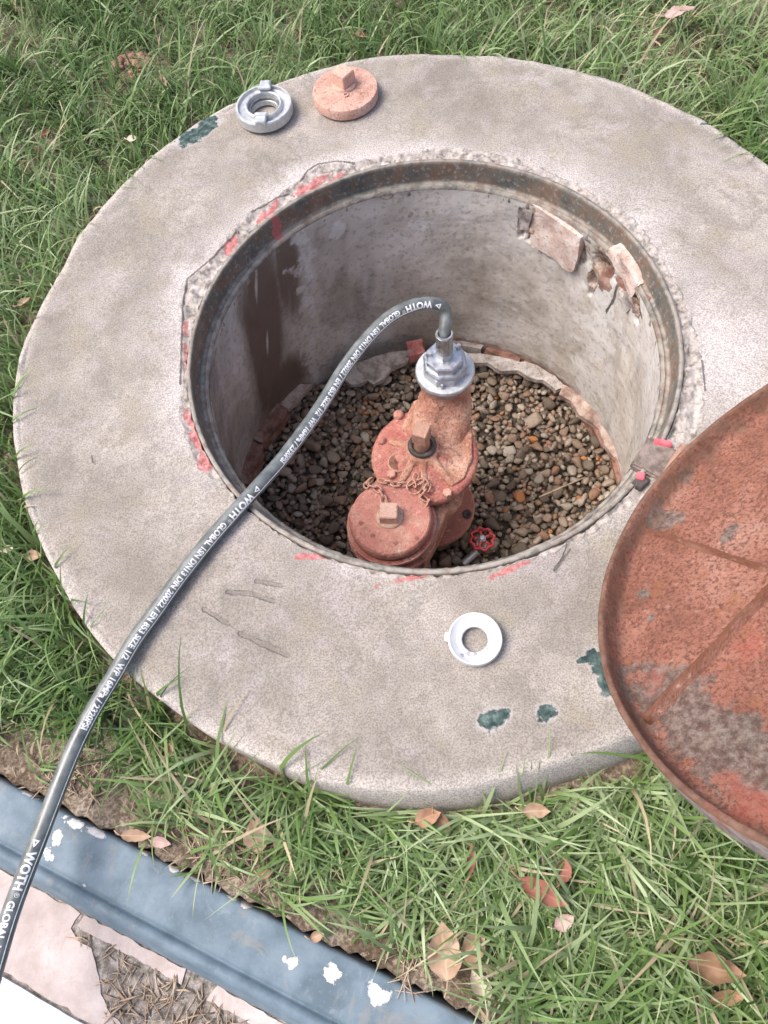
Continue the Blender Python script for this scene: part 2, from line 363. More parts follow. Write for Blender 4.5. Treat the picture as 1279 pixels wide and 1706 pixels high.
red = blobs([(520,305,.034,.011,35),(498,318,.014,.010,35),(560,292,.020,.005,20),(445,352,.026,.009,44),(383,408,.020,.009,55),(312,600,.0045,.030,3),(309,545,.0035,.018,-5),(318,700,.007,.020,14),(342,768,.011,.022,30),(328,735,.007,.022,22),(620,284,.022,.004,10),(700,958,.05,.004,3),(850,948,.03,.004,12),(520,927,.03,.004,-10),(404,455,.010,.005,50),(1104,735,.010,.006,-20),(1072,797,.007,.006,0)], SX, SY)
def segs(lst, X, Y, wd):
    d = np.full(X.shape, 9.)
    for P in lst:
        P = [at(*q, 0)[:2] for q in P]
        for a, b in zip(P, P[1:]):
            ab = b-a; t = np.clip(((X-a[0])*ab[0]+(Y-a[1])*ab[1])/(ab@ab), 0, 1)
            d = np.minimum(d, np.hypot(X-a[0]-t*ab[0], Y-a[1]-t*ab[1]))
    return np.clip(d/wd-1, -1, 6)
gouge = segs([[(378,986),(420,990),(455,1002)],[(340,1015),(380,1040)],[(400,1055),(440,1075),(480,1092)],[(428,968),(468,976)],[(948,905),(940,930),(925,950)],[(155,760),(158,770)],[(415,1062),(470,1085)]], SX, SY, .0026)
SZ += np.where(top, -.0018*np.clip(-gouge, 0, 1)*np.clip(.6+1.5*fbm(SX, SY, 3, 70, 3), 0, 1), 0)
crack = segs([[(300,640),(303,560),(305,500),(312,465),(345,438),(372,408),(392,385)],[(500,300),(512,283),(530,272),(560,268),(590,270)],[(418,352),(450,335),(480,318)],[(1170,600),(1175,650)],[(950,915),(925,950)]], SX, SY, .0013)
pale = 1.15*np.exp(-np.clip(RAD-band[None], 0, 1)/.05)*(.75+.9*fbm(SX, SY, 2, 8, 3))*(.45+.55*np.clip(.6+.8*np.sin(TH+.25), 0, 1))
wr = blobs([(1190,600,.12,.16,30)], SX, SY); pale = np.maximum(pale, np.clip(1.05-.55*np.clip(wr+1, 0, 9), 0, 1))
wl = blobs([(190,470,.11,.07,40),(380,1090,.12,.045,-20),(1010,300,.05,.02,-20),(240,1130,.06,.03,-40)], SX, SY); pale = np.maximum(pale, .55*np.clip(.8-.6*np.clip(wl+1, 0, 9), 0, 1))
me = mesh_np('collar', np.stack([SX, SY, SZ], -1).reshape(-1, 3), grid_faces(*SX.shape)[:, ::-1].copy())
for nm, v in (('green', green), ('red', red), ('gouge', gouge), ('crack', crack), ('mortar', np.where(FR == 0, 1., mortar)), ('pale', pale), ('lip', np.clip(1-edge/.028, 0, 1))): fattr(me, nm, v.ravel())
manhole = empty('manhole', (CX, CY, 0), label='open round manhole with a weathered concrete collar and hinged rusty lid', cat='manhole')
MI = Matrix.Translation(manhole.location).inverted()
link('concrete_collar', me, M_conc, manhole)
flare1 = flare[0]
def slab_inside(x, y, grow=0., foot_=True):
    t = np.arctan2(y-CY, x-CX); r = np.hypot(x-CX, y-CY); e = np.interp(t, th, ro)+(.021*np.interp(t, th, flare1) if foot_ else 0); return r < e+grow, r-e

# ================================================================== IRON FRAME
n = NT('rusty_frame_iron'); a = n.noise(16, 5, .6); b = n.noise(130, 5, .7)
col = n.ramp(a, [(.36, (.075, .078, .072)), (.47, (.12, .11, .092)), (.56, (.155, .105, .075)), (.68, (.22, .165, .13))])
col = n.mix(n.ss(b, .52, .66, 0, .6), col, (.38, .34, .31)); col = n.mix(n.ss(n.noise(70, 4), .54, .64, 0, .6), col, (.16, .075, .045))
col = n.mix(n.ma('MULTIPLY', n.attr('dust'), n.ss(n.noise(60, 4), .35, .6, .25, .9)), col, (.36, .33, .29))
col = n.mix(n.ma('MULTIPLY', n.edgy('red', 3.4, 60, .25, 6), .8), col, (.48, .13, .13))
M_frame = n.fin(col, .72, n.bump(b, .8, .0016), metal=.15, spec=.4)
prof = [(.3872, -.07), (.3872, .001), (.3866, .0028), (.3815, .0030), (.3806, .0018), (.3800, -.004), (.3775, -.02), (.3768, -.034), (.3752, -.0385), (.371, -.0395), (.3700, -.0388), (.3685, -.0368), (.3668, -.0385), (.3662, -.0392), (.3655, -.040), (.3640, -.043), (.3636, -.052), (.364, -.056), (.3872, -.07)]
thf = np.linspace(-pi, pi, 900, endpoint=False); P = np.array(prof)
rw = .0003*fbm(np.cos(thf), np.sin(thf), 0, 30, 3); PR = P[:, 0][:, None]+rw[None]*2; PZ = P[:, 1][:, None]+.0005*fbm(np.cos(thf), np.sin(thf), 7, 20, 4)[None]
inn = (P[:, 0] < .3662) & (P[:, 1] > -.06); PR = PR+np.where(inn[:, None], -.003*np.clip(fbm(np.cos(thf), np.sin(thf), 9, 45, 4), 0, 1)[None], 0)
FX, FY = CX+PR*np.cos(thf), CY+PR*np.sin(thf)
me = mesh_np('frame_ring', np.stack([FX, FY, PZ], -1).reshape(-1, 3), grid_faces(len(prof), 900)[:, ::-1].copy())
dust = np.zeros_like(FX)+np.where((P[:, 1] < -.034) | (P[:, 1] > 0), .75, .12)[:, None]
dust = np.clip(dust+.35*np.clip(-np.sin(thf), 0, 1)[None], 0, 1)
fattr(me, 'dust', dust.ravel())
fred = blobs([(460,376,.007,.012,-20),(556,303,.05,.004,25),(515,318,.03,.004,36)], FX, FY, -.01); fattr(me, 'red', fred.ravel())
frame = link('frame_ring', me, M_frame, manhole)

# ================================================================== WELL WALL
n = NT('stained_plaster'); uv = n.uv('uvw'); st = n.noise(4.2, 6, .65, n.stretch(2.6, .5, 1, uv)); fine = n.noise(90, 5, .7)
tro = n.noise(5, 4, .55, n.stretch(1, 2.2, 1, uv), dist=1.)
col = n.ramp(n.noise(6, 5, .55, uv), [(.36, (.36, .32, .275)), (.5, (.51, .465, .415)), (.64, (.63, .585, .54))])
col = n.mix(n.ss(st, .48, .62, 0, .6), col, (.60, .585, .57)); col = n.mix(n.ss(n.noise(7, 4, .6, n.stretch(2, .4, 1, uv)), .55, .72, 0, .55), col, (.20, .165, .125))
col = n.mix(n.ss(tro, .60, .74, 0, .2), col, (.20, .17, .14)); col = n.mix(n.ss(tro, .42, .28, 0, .2), col, (.60, .56, .53))
col = n.mix(n.ss(n.noise(3.2, 6, .7, n.stretch(1, .8, 1, uv), dist=1.2), .52, .60, 0, .4), col, (.24, .21, .17))
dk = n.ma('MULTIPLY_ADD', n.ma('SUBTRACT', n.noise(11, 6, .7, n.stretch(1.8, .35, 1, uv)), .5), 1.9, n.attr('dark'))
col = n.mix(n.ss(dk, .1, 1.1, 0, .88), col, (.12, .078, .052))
lt = n.ma('MULTIPLY_ADD', n.ma('SUBTRACT', n.noise(22, 5, .65, uv), .5), 1.4, n.attr('lightp')); col = n.mix(n.ss(lt, .42, .60, 0, .7), col, (.66, .64, .62))
hole = n.edgy('hole', 1.3, 45, .1, 6); col = n.mix(hole, col, n.ramp(n.noise(50, 5, .7), [(.38, (.13, .08, .055)), (.5, (.36, .26, .2)), (.62, (.5, .43, .38))]))
rd = n.attr('foot'); col = n.mix(n.ss(n.ma('MULTIPLY_ADD', n.ma('SUBTRACT', n.noise(30, 4), .5), 1.2, rd), .3, .6, 0, .75), col, n.ramp(n.noise(80, 4), [(.4, (.25, .12, .09)), (.62, (.42, .27, .22))]))
crk = n.ss(n.ma('MULTIPLY_ADD', n.ma('SUBTRACT', n.noise(70, 5, .7), .5), 4., n.attr('wcrack')), .0, .6, .85, 0); col = n.mix(crk, col, (.06, .045, .035))
col = n.mix(n.ss(fine, .38, .48, .35, 0), col, (.14, .12, .10))
hg = n.ma('ADD', n.ma('MULTIPLY', tro, .9), n.ma('MULTIPLY', fine, .5)); hg = n.ma('SUBTRACT', hg, n.ma('MULTIPLY', crk, 1.)); hg = n.ma('ADD', hg, n.ma('MULTIPLY', n.ma('MULTIPLY', n.noise(45, 5, .7), hole), 3.))
M_plast = n.fin(col, .85, n.bump(hg, .7, .003), spec=.3)
NWT, NWZ = 1100, 240; tw = np.linspace(-pi, pi, NWT, endpoint=False); zw = np.linspace(-.044, -.53, NWZ)
TW, ZW = np.meshgrid(tw, zw); t_ = np.clip((-ZW-.05)/.45, 0, 1.07)
WCX = CX+(GX-CX)*t_; WCY = CY+(GY-CY)*t_; WR = .3628+(GR-.3628)*t_
def wsdf(lst, kind='blob'):
    d = np.full(TW.shape, 9.)
    if kind == 'blob':
        for px, py, a, b, ang in lst:
            t0, z0 = on_wall(px, py); u = (TW-t0)*.38; v = ZW-z0; ca, sa = cos(rad(ang)), sin(rad(ang))
            d = np.minimum(d, np.sqrt(((u*ca+v*sa)/a)**2+((-u*sa+v*ca)/b)**2)-1)
    else:
        for P_ in lst:
            P_ = [on_wall(*q) for q in P_]; P_ = [np.array([t*.38, z]) for t, z in P_]
            for a, b in zip(P_, P_[1:]):
                ab = b-a; t = np.clip(((TW*.38-a[0])*ab[0]+(ZW-a[1])*ab[1])/(ab@ab), 0, 1)
                d = np.minimum(d, (np.hypot(TW*.38-a[0]-t*ab[0], ZW-a[1]-t*ab[1])/.0022)-1)
    return np.clip(d, -1.5, 6)
hole = wsdf([(925,393,.068,.054,0),(1005,440,.026,.045,10),(1035,455,.032,.035,0),(1060,510,.016,.03,-20),(985,470,.012,.03,0),(645,322,.012,.008,0),(870,370,.010,.035,0)])
wcr = wsdf([[(1015,440),(1030,465),(1022,500),(1010,520)],[(1040,480),(1060,500),(1070,530)]], 'seg')
foot = np.clip((-ZW-.455)/.03, -1, 1)*1.0
foot = np.where((TW > -1.0) & (TW < 1.3) | (TW > 2.3), foot, -1)
wn = .0055*fbm(np.cos(TW)*.4, np.sin(TW)*.4, ZW, 8, 5)+.0015*fbm(np.cos(TW)*.4, np.sin(TW)*.4, ZW*2.2, 12, 3)
wn = wn+.009*np.clip(-hole*2+1.6*fbm(TW*.4, ZW, 0, 45, 4), 0, 1)+.0025*np.clip(-wcr, 0, 1)+.002*np.clip(foot, 0, 1)*(1+2*fbm(np.cos(TW), np.sin(TW), ZW*3, 30, 3))
WR2 = WR+wn*np.clip((-ZW-.048)/.035, .05, 1)+np.where(hole < .3, 1, 0)*0
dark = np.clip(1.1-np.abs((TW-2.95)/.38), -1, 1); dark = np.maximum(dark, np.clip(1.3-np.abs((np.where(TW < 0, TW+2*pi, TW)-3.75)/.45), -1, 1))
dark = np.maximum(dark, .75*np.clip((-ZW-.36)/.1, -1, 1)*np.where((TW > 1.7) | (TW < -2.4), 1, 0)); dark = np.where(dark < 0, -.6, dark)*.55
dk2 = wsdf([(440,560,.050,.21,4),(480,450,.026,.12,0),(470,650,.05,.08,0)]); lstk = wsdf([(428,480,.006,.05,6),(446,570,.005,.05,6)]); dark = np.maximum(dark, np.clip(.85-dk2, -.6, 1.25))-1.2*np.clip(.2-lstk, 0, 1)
lightp = np.clip(1-np.abs((TW-2.05)/.25), 0, 1)*.55; lightp = np.maximum(lightp, np.clip(1-np.abs(TW-.35)/.5, 0, 1)*.62); lightp = np.maximum(lightp, .8*np.clip(-wsdf([(700,372,.05,.028,0),(740,350,.03,.02,0),(560,385,.03,.03,20),(1010,415,.02,.01,-30)])+.2, 0, 1))
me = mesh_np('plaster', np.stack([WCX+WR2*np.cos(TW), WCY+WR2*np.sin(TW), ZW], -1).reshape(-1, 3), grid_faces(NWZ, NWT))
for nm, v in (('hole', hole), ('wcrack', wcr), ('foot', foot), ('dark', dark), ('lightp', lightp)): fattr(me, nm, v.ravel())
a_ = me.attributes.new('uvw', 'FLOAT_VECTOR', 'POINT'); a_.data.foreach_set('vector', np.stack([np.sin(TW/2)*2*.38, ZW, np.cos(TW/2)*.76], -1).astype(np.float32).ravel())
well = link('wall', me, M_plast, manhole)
def m_brick(name, a, b, c):
    n = NT(name); q = n.noise(35, 5, .65); col = n.ramp(q, [(.36, a), (.5, b), (.64, c)])
    col = n.mix(n.ss(n.noise(25, 5, .7), .5, .62, 0, .55), col, c)
    col = n.mix(n.ss(n.noise(160, 4, .7), .55, .65, 0, .6), col, (.2, .12, .09)); return n.fin(col, .92, n.bump(n.noise(120, 5, .7), .8, .003), spec=.2)
M_brick = m_brick('pale_pink_brick', (.46, .33, .28), (.60, .46, .40), (.68, .60, .55)); M_brick2 = m_brick('earthy_brick', (.17, .085, .06), (.30, .16, .12), (.40, .27, .22))
M_mort = m_brick('grey_mortar', (.2, .17, .15), (.38, .34, .31), (.52, .48, .45))
def chunk(name, w, d, h, mat, seed, parent=None, cut=5, amp=.006, **k):
    bm = bmesh.new(); bm_box(bm, 0, 0, 0, w, d, h); bmesh.ops.subdivide_edges(bm, edges=bm.edges[:], cuts=cut, use_grid_fill=True)
    es = [e for e in bm.edges if len(e.link_faces) == 2 and e.calc_face_angle(0) > .5]
    for v in bm.verts:
        co = np.array(v.co); q = np.array([w, d, h])/2; f = np.abs(co)/q; e = max(0, np.sort(f)[1]-.8)/.2
        dn = fbm(np.array([co[0]+seed]), np.array([co[1]]), np.array([co[2]]), 40, 3)[0]; v.co = v.co*(1-.012*e)+Vector(co/np.linalg.norm(co))*dn*amp*(1+.6*e)
    o = bm_obj(name, bm, mat, parent, True, **k); return autosmooth(o, 38)
def wall_brick(px, py, w, h, dep, proud, mat, tilt=0, seed=0, twist=0):
    t, z = on_wall(px, py); c, r = wall_c(z)
    o = chunk('brick', dep, w, h, mat, seed, None, 9, .009)
    rr = r+dep/2-proud; o.location = (c[0]+rr*cos(t), c[1]+rr*sin(t), z)
    o.rotation_euler = (rad(tilt), 0, t+rad(twist)); o.parent = well; return o
b = wall_brick(924, 396, .116, .092, .06, .005, M_brick, 3, 1, -6); tag(b, 'pale pink brick standing proud where the plaster has fallen away')
wall_brick(1040, 448, .085, .040, .05, .0015, M_brick, 14, 2, 0)
wall_brick(1018, 478, .05, .06, .05, -.002, M_brick2, 8, 3, 5)
wall_brick(1062, 505, .04, .05, .04, -.005, M_brick2, -5, 4, 0)
wall_brick(1044, 500, .03, .035, .04, .005, M_mort, 20, 5, 10)
wall_brick(872, 368, .022, .05, .04, -.002, M_mort, 5, 6, 0)
wall_brick(705, 352, .05, .03, .03, .002, M_mort, 0, 7, 0)
# brick footing that shows round the gravel
for k, a in enumerate(np.arange(-.95, 1.25, .235)):
    o = chunk('brick', .05, .088, .05, M_brick2 if k % 3 else M_mort, 10+k, None, 4, .008); r = GR+.013+random.uniform(-.004, .005)
    o.location = (GX+r*cos(a), GY+r*sin(a), GZ-.004+random.uniform(-.006, .004)); o.rotation_euler = (random.uniform(-.05, .05), random.uniform(-.12, .05), a+random.uniform(-.06, .06)); o.parent = well
for k, a in enumerate((2.45, 2.72, 3.0)):
    o = chunk('brick', .05, .10, .05, M_brick2, 30+k, None, 4, .008); r = GR-.004; o.location = (GX+r*cos(a), GY+r*sin(a), GZ+.02); o.rotation_euler = (0, -.1, a); o.parent = well
# flap of loose plaster lying at the foot of the wall
def ragged(ptsz, th_, mat, name, parent=None, sub=4, amp=.004, **k):
    bm = bmesh.new(); c = np.mean(ptsz, axis=0)
    v = [bm.verts.new(p) for p in ptsz]; f = bm.faces.new(v); bmesh.ops.triangulate(bm, faces=[f])
    bmesh.ops.subdivide_edges(bm, edges=bm.edges[:], cuts=sub, use_grid_fill=True)
    for q in bm.verts:
        co = np.array(q.co); q.co.z += amp*fbm(co[:1], co[1:2], 0, 40, 3)[0]; q.co.x += .5*amp*fbm(co[:1], co[1:2], 3, 90, 2)[0]; q.co.y += .5*amp*fbm(co[:1], co[1:2], 6, 90, 2)[0]
    g = bmesh.ops.extrude_face_region(bm, geom=bm.faces[:]); bmesh.ops.translate(bm, verts=[e for e in g['geom'] if isinstance(e, bmesh.types.BMVert)], vec=(0, 0, -th_))
    return bm_obj(name, bm, mat, parent, False, **k)
flap = [at(583,640,-.47), at(600,640,-.472), at(612,634,-.475), at(622,640,-.475), at(640,630,-.475), at(652,614,-.473), at(672,606,-.472), at(684,596,-.47), at(688,583,-.45), at(650,586,-.435), at(612,598,-.43), at(588,606,-.44), at(566,625,-.455)]
ragged(flap, .012, M_mort, 'plaster_flap', well, label='broken tongue of plaster hanging over the gravel')
M_foot = m_brick('pinkish_mortar', (.24, .16, .13), (.40, .29, .24), (.50, .41, .36))
ragged([at(765,588,-.462), at(800,590,-.462), at(850,598,-.462), at(890,606,-.462), at(925,626,-.464), at(940,645,-.468), at(926,650,-.472), at(905,632,-.47), at(880,628,-.472), at(862,616,-.47), at(832,618,-.472), at(812,604,-.47), at(785,606,-.472)], .014, M_mort, 'plaster_lip', well, amp=.006)
ragged([at(938,640,-.466), at(975,660,-.462), at(1012,698,-.460), at(1040,745,-.458), at(1054,792,-.458), at(1040,806,-.47), at(1030,770,-.474), at(1008,742,-.472), at(996,712,-.476), at(966,692,-.472), at(952,668,-.476), at(932,658,-.474)], .014, M_foot, 'plaster_lip', well, amp=.006)
ragged([at(418,742,-.466), at(440,700,-.464), at(466,668,-.464), at(500,640,-.466), at(520,640,-.474), at(492,672,-.476), at(470,690,-.474), at(456,722,-.478), at(434,748,-.476)], .012, M_foot, 'plaster_lip', well, amp=.006)
rp = at(693, 585, -.47); o = chunk('brick', .04, .04, .03, m_brick('red_brick', (.30, .09, .08), (.45, .16, .14), (.5, .25, .22)), 44, None); o.location = rp; o.parent = well

# ================================================================== GRAVEL
bedm = m_simple('wet_grit', (.035, .028, .02), (.10, .08, .06), 120, .9, .004)
bm = bmesh.new(); bm_lathe(bm, [(0, 0), (.2, 0), (.46, 0)], (GX, GY, GZ-.022), 64)
bed = bm_obj('gravel_bed', bm, bedm, None, True, kind='structure'); 
def m_stone(name, attr=None):
    n = NT(name); r = n.attr('hue') if attr else n.rnd()
    col = n.ramp(r, [(0, (.14, .105, .075)), (.15, (.24, .18, .13)), (.3, (.30, .21, .15)), (.45, (.37, .29, .22)), (.58, (.19, .15, .11)), (.7, (.44, .36, .285)), (.8, (.29, .18, .115)), (.86, (.38, .33, .265)), (.92, (.34, .19, .12)), (.955, (.48, .20, .07)), (.98, (.50, .44, .36)), (1, (.42, .28, .19))])
    col.node.color_ramp.interpolation = 'CONSTANT'
    f = n.noise(90, 5, .65); col = n.mix(n.ss(f, .35, .65, .55, 0), col, n.mix(.6, col, (.05, .04, .03)))
    col = n.mix(n.ss(n.noise(300, 3), .6, .7, 0, .35), col, (.5, .45, .4))
    return n.fin(col, n.ss(f, .3, .7, .45, .8), n.bump(n.noise(160, 4, .6), .5, .0015), spec=.4)
M_stone = m_stone('pebble'); M_stone2 = m_stone('pebble_mass', True)
def stone_mesh(i, sub=2):
    bm = bmesh.new(); bmesh.ops.create_icosphere(bm, subdivisions=sub, radius=1); r = np.random.default_rng(100+i)
    planes = [(lambda v: v/np.linalg.norm(v))(r.normal(size=3)) for _ in range(13)]; off = r.uniform(.45, .72, 13)
    for v in bm.verts:
        co = np.array(v.co)
        for pn, o in zip(planes, off):
            d = co @ pn
            if d > o: co = co-pn*(d-o)*.95
        co = co*(1+.12*fbm(co[:1]+i*3, co[1:2], co[2:3], 1.2, 2)[0]); v.co = co*np.array([1.42, 1.12, .92])
    
    for e_ in bm.edges: e_.smooth = not (len(e_.link_faces) == 2 and e_.calc_face_angle(0) > .42)
    me = bpy.data.meshes.new('stone'); bm.to_mesh(me); bm.free(); return me
stones = [stone_mesh(i) for i in range(12)]
for me_ in stones:
    me_.materials.append(M_stone); me_.polygons.foreach_set('use_smooth', [True]*len(me_.polygons))
occ = []; hyd = [(.095, .65, .068), (.012, .553, .078)]
def place(n_, r0_, r1_, sep, inframe=True):
    out = []; tries = 0
    while len(out) < n_ and tries < 60000:
        tries += 1; r = random.uniform(r0_, r1_); R_ = (GR-.006)*math.sqrt(random.random()); a = random.uniform(-pi, pi)
        x, y = GX+R_*cos(a), GY+R_*sin(a)
        if any((x-hx)**2+(y-hy)**2 < (hr+r*.5)**2 for hx, hy, hr in hyd): continue
        # only the part the opening lets us see gets single stones
        if inframe:
            d = np.array([x, y, GZ])-np.array([0, 0, H]); q = np.array([0, 0, H])+d*(H/(H-GZ))
            if math.hypot(q[0]-CX, q[1]-CY) > .40: continue
        if any((x-ox)**2+(y-oy)**2 < (sep*(r+orr))**2 for ox, oy, orr in occ[-4000:]): continue
        occ.append((x, y, r)); out.append((x, y, r))
    return out
big = place(10, .016, .021, .86)+place(100, .0118, .015, .80)+place(190, .0092, .0116, .76)
for k, (x, y, r) in enumerate(big):
    o = bpy.data.objects.new('stone', stones[k % 12]); C.objects.link(o); o.parent = bed
    o.location = (x, y, GZ-.006+random.uniform(-.003, .005)); o.scale = (r*random.uniform(.9, 1.2), r*random.uniform(.8, 1.05), r*random.uniform(.65, .95))
    o.rotation_euler = (random.uniform(-.5, .5), random.uniform(-.5, .5), random.uniform(0, 6.3))
lo = [stone_mesh(i, 1) for i in range(20, 28)]; LV = []; 
for me_ in lo:
    v = np.empty(len(me_.vertices)*3, np.float32); me_.vertices.foreach_get('co', v); f = np.array([list(p.vertices) for p in me_.polygons]); LV.append((v.reshape(-1, 3), f))
small = place(1300, .0055, .0092, .70, False)
for _ in range(3400):                       # the layer underneath
    R_ = (GR-.004)*math.sqrt(random.random()); a = random.uniform(-pi, pi); small.append((GX+R_*cos(a), GY+R_*sin(a), -random.uniform(.007, .011)))
VS, FS, HS = [], [], []; off = 0
for k, (x, y, r) in enumerate(small):
    v, f = LV[k % 8]; deep = r < 0; r = abs(r); q = Matrix.Rotation(random.uniform(0, 6.3), 3, 'Z') @ Matrix.Rotation(random.uniform(-.7, .7), 3, 'X')
    vv = (v*r*np.array([random.uniform(.9, 1.25), 1, random.uniform(.7, 1)])) @ np.array(q).T+np.array([x, y, GZ-(.016 if deep else .008)+random.uniform(-.003, .003)])
    VS.append(vv); FS.append(f+off); off += len(v); HS.append(np.full(len(v), random.random()))
me = mesh_np('gravel', np.concatenate(VS), np.concatenate(FS)); fattr(me, 'hue', np.concatenate(HS))
g = link('gravel', me, M_stone2, None, True, label='bed of small grey and brown pebbles on the manhole floor', cat='gravel', kind='stuff')
# ================================================================== HYDRANT
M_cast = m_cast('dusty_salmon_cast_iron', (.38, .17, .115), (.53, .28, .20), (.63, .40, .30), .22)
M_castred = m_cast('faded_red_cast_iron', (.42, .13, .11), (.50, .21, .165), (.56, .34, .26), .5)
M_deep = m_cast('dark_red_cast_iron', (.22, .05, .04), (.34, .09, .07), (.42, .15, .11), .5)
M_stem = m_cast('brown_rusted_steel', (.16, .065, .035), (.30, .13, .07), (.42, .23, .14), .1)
M_black = m_simple('black_iron_and_hole_shade', (.03, .028, .025), (.10, .08, .07), 120, .55, .001)  # packing ring, and the shade of bolt holes and hinge pocket
HX, HY = .094, .655
hyd_o = empty('fire_hydrant', (HX, HY, GZ), label='salmon red cast iron underground hydrant standing in the manhole gravel', cat='hydrant')
CPx, CPy = at(741, 617, -.15)[:2]; KX, KY = at(650, 862, -.245)[:2]
bm = bmesh.new()
bm_lathe(bm, [(0, -.53), (.062, -.53), (.062, -.30), (.075, -.275), (.075, -.262), (0, -.262)], (HX, HY, 0), 40)              # barrel
bm_tube(bm, catmull([(HX+.01, HY-.01, -.30), (HX+.02, HY+.02, -.275), (HX+.04, HY+.06, -.245), (CPx, CPy-.005, -.20), (CPx, CPy, -.168)], 6), np.interp(np.linspace(0, 1, 25), [0, .3, .6, 1], [.046, .040, .040, .046]), 24)
bm_lathe(bm, [(0, -.20), (.043, -.20), (.047, -.185), (.047, -.166), (0, -.166)], (CPx, CPy, 0), 32)
bm_prism(bm, [tuple(at(x, y, -.30)[:2]) for x, y in [(735,770),(762,798),(752,835),(735,880),(706,932),(688,926),(712,880),(728,830)]], -.36, -.292)
bm_lathe(bm, [(0, -.53), (.058, -.53), (.064, -.36), (.076, -.325), (.078, -.302), (.066, -.288), (.064, -.255), (0, -.255)], (KX+.004, KY+.006, 0), 40)   # big outlet
for ox_ in (-.021, .021): bm_tube(bm, catmull([(HX+.015+ox_, HY-.012, -.285), (HX+.03+ox_, HY+.03, -.262), (HX+.045+ox_, HY+.062, -.235), (CPx+ox_*.4, CPy-.008, -.195), (CPx+ox_*.3, CPy, -.17)], 6), .035, 20)
bm_tube(bm, [(HX, HY, -.37), (KX+.01, KY+.01, -.40)], [.062, .066], 20)
bm_tube(bm, [(HX+.045, HY-.02, -.29), (HX+.03, HY-.07, -.31), (KX+.068, KY+.005, -.335), (KX+.045, KY-.04, -.36)], [.032, .026, .022, .020], 14)   # web down the side
bm_tube(bm, [(HX-.05, HY-.03, -.29), (KX-.02, KY+.05, -.31)], [.04, .04], 14)
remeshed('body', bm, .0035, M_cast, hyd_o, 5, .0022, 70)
# cover plate with boss, fins and lip
bm = bmesh.new()
bm_lathe(bm, [(0, -.270), (.094, -.270), (.099, -.266), (.099, -.256), (.094, -.250), (.070, -.247), (.04, -.238), (0, -.238)], (HX, HY+.002, 0), 56)
remeshed('cover_plate', bm, .0032, M_castred, hyd_o, 3, .0016, 60)
bm = bmesh.new()
SXp, SYp = at(703, 742, -.222)[:2]
bm_lathe(bm, [(0, -.26), (.048, -.26), (.034, -.240), (.029, -.226), (0, -.226)], (SXp, SYp, 0), 32)
for a, L in ((-2.35, .075), (-1.75, .08), (-1.1, .082), (-.35, .07), (.5, .065), (2.6, .065)):
    P0 = Vector((SXp, SYp, -.235)); P1 = Vector((SXp+L*cos(a), SYp+L*sin(a), -.247)); bm_tube(bm, [P0, (P0+P1)/2, P1], [.012, .009, .0075], 10)
bm_prism(bm, [(at(x, y, -.25)[0], at(x, y, -.25)[1]) for x, y in [(668,720),(690,668),(772,672),(786,720),(787,765),(772,800),(752,812),(735,795),(728,760),(690,770)]], -.262, -.243)
remeshed('stem_housing', bm, .003, M_cast, hyd_o, 4, .0028, 80)
def ring(name, c, R_, r_, mat, parent, n_=40, m_=10, tilt=None):
    bm = bmesh.new(); bm_lathe(bm, [(R_+r_*cos(k*2*pi/m_), r_*sin(k*2*pi/m_)) for k in range(m_)], (0, 0, 0), n_, closed=True)
    o = bm_obj(name, bm, mat, None, True); o.location = c
    if tilt is not None: o.rotation_euler = tilt
    if parent is not None:
        o.parent = parent; o.matrix_parent_inverse = Matrix.Translation(parent.location).inverted()
    return o
ring('packing_ring', (SXp, SYp, -.2215), .0215, .0048, M_black, hyd_o)
bm = bmesh.new(); bm_lathe(bm, [(0, -.226), (.0145, -.226), (.0145, -.205), (.0135, -.196), (0, -.196)], (SXp, SYp, 0), 24)
stem = bm_obj('stem', bm, M_stem, hyd_o, False); autosmooth(stem)
bm = bmesh.new()
q = .0158
bm_prism(bm, [(SXp+q*a, SYp+q*b) for a, b in ((-1, -1), (1, -1), (1, 1), (-1, 1))], -.197, -.166)
rz = rad(-33)
for v in bm.verts:
    tt = (v.co.z+.197)/.031; s_ = .86-.04*tt; x, y = (v.co.x-SXp)*s_, (v.co.y-SYp)*s_; v.co.x = SXp+x*cos(rz)-y*sin(rz); v.co.y = SYp+x*sin(rz)+y*cos(rz)
bm_obj('stem_square', bm, M_stem, hyd_o, False, .001)
# base flange with solid black rings for the shade inside bolt holes
BXc, BYc = at(720, 843, -.43)[:2]
bm = bmesh.new(); bm_lathe(bm, [(0, -.445), (.083, -.445), (.086, -.442), (.086, -.430), (.083, -.427), (0, -.427)], (BXc, BYc, 0), 56)
fl = bm_obj('base_flange', bm, M_deep, hyd_o, False, label='dark red lower flange'); autosmooth(fl); hyd_o
bhx, bhy = at(778, 857, -.427)[:2]
for a in (0, pi/2, pi, -pi/2):
    a0 = math.atan2(bhy-BYc, bhx-BXc)+a; rr = math.hypot(bhx-BXc, bhy-BYc)
    bm = bmesh.new(); bm_lathe(bm, [(0, -.4262), (.0055, -.4262), (.0085, -.4235), (.0095, -.4262), (.0095, -.428)], (BXc+rr*cos(a0), BYc+rr*sin(a0), 0), 20); bm_obj('bolt_hole_shade', bm, M_black, fl, True)
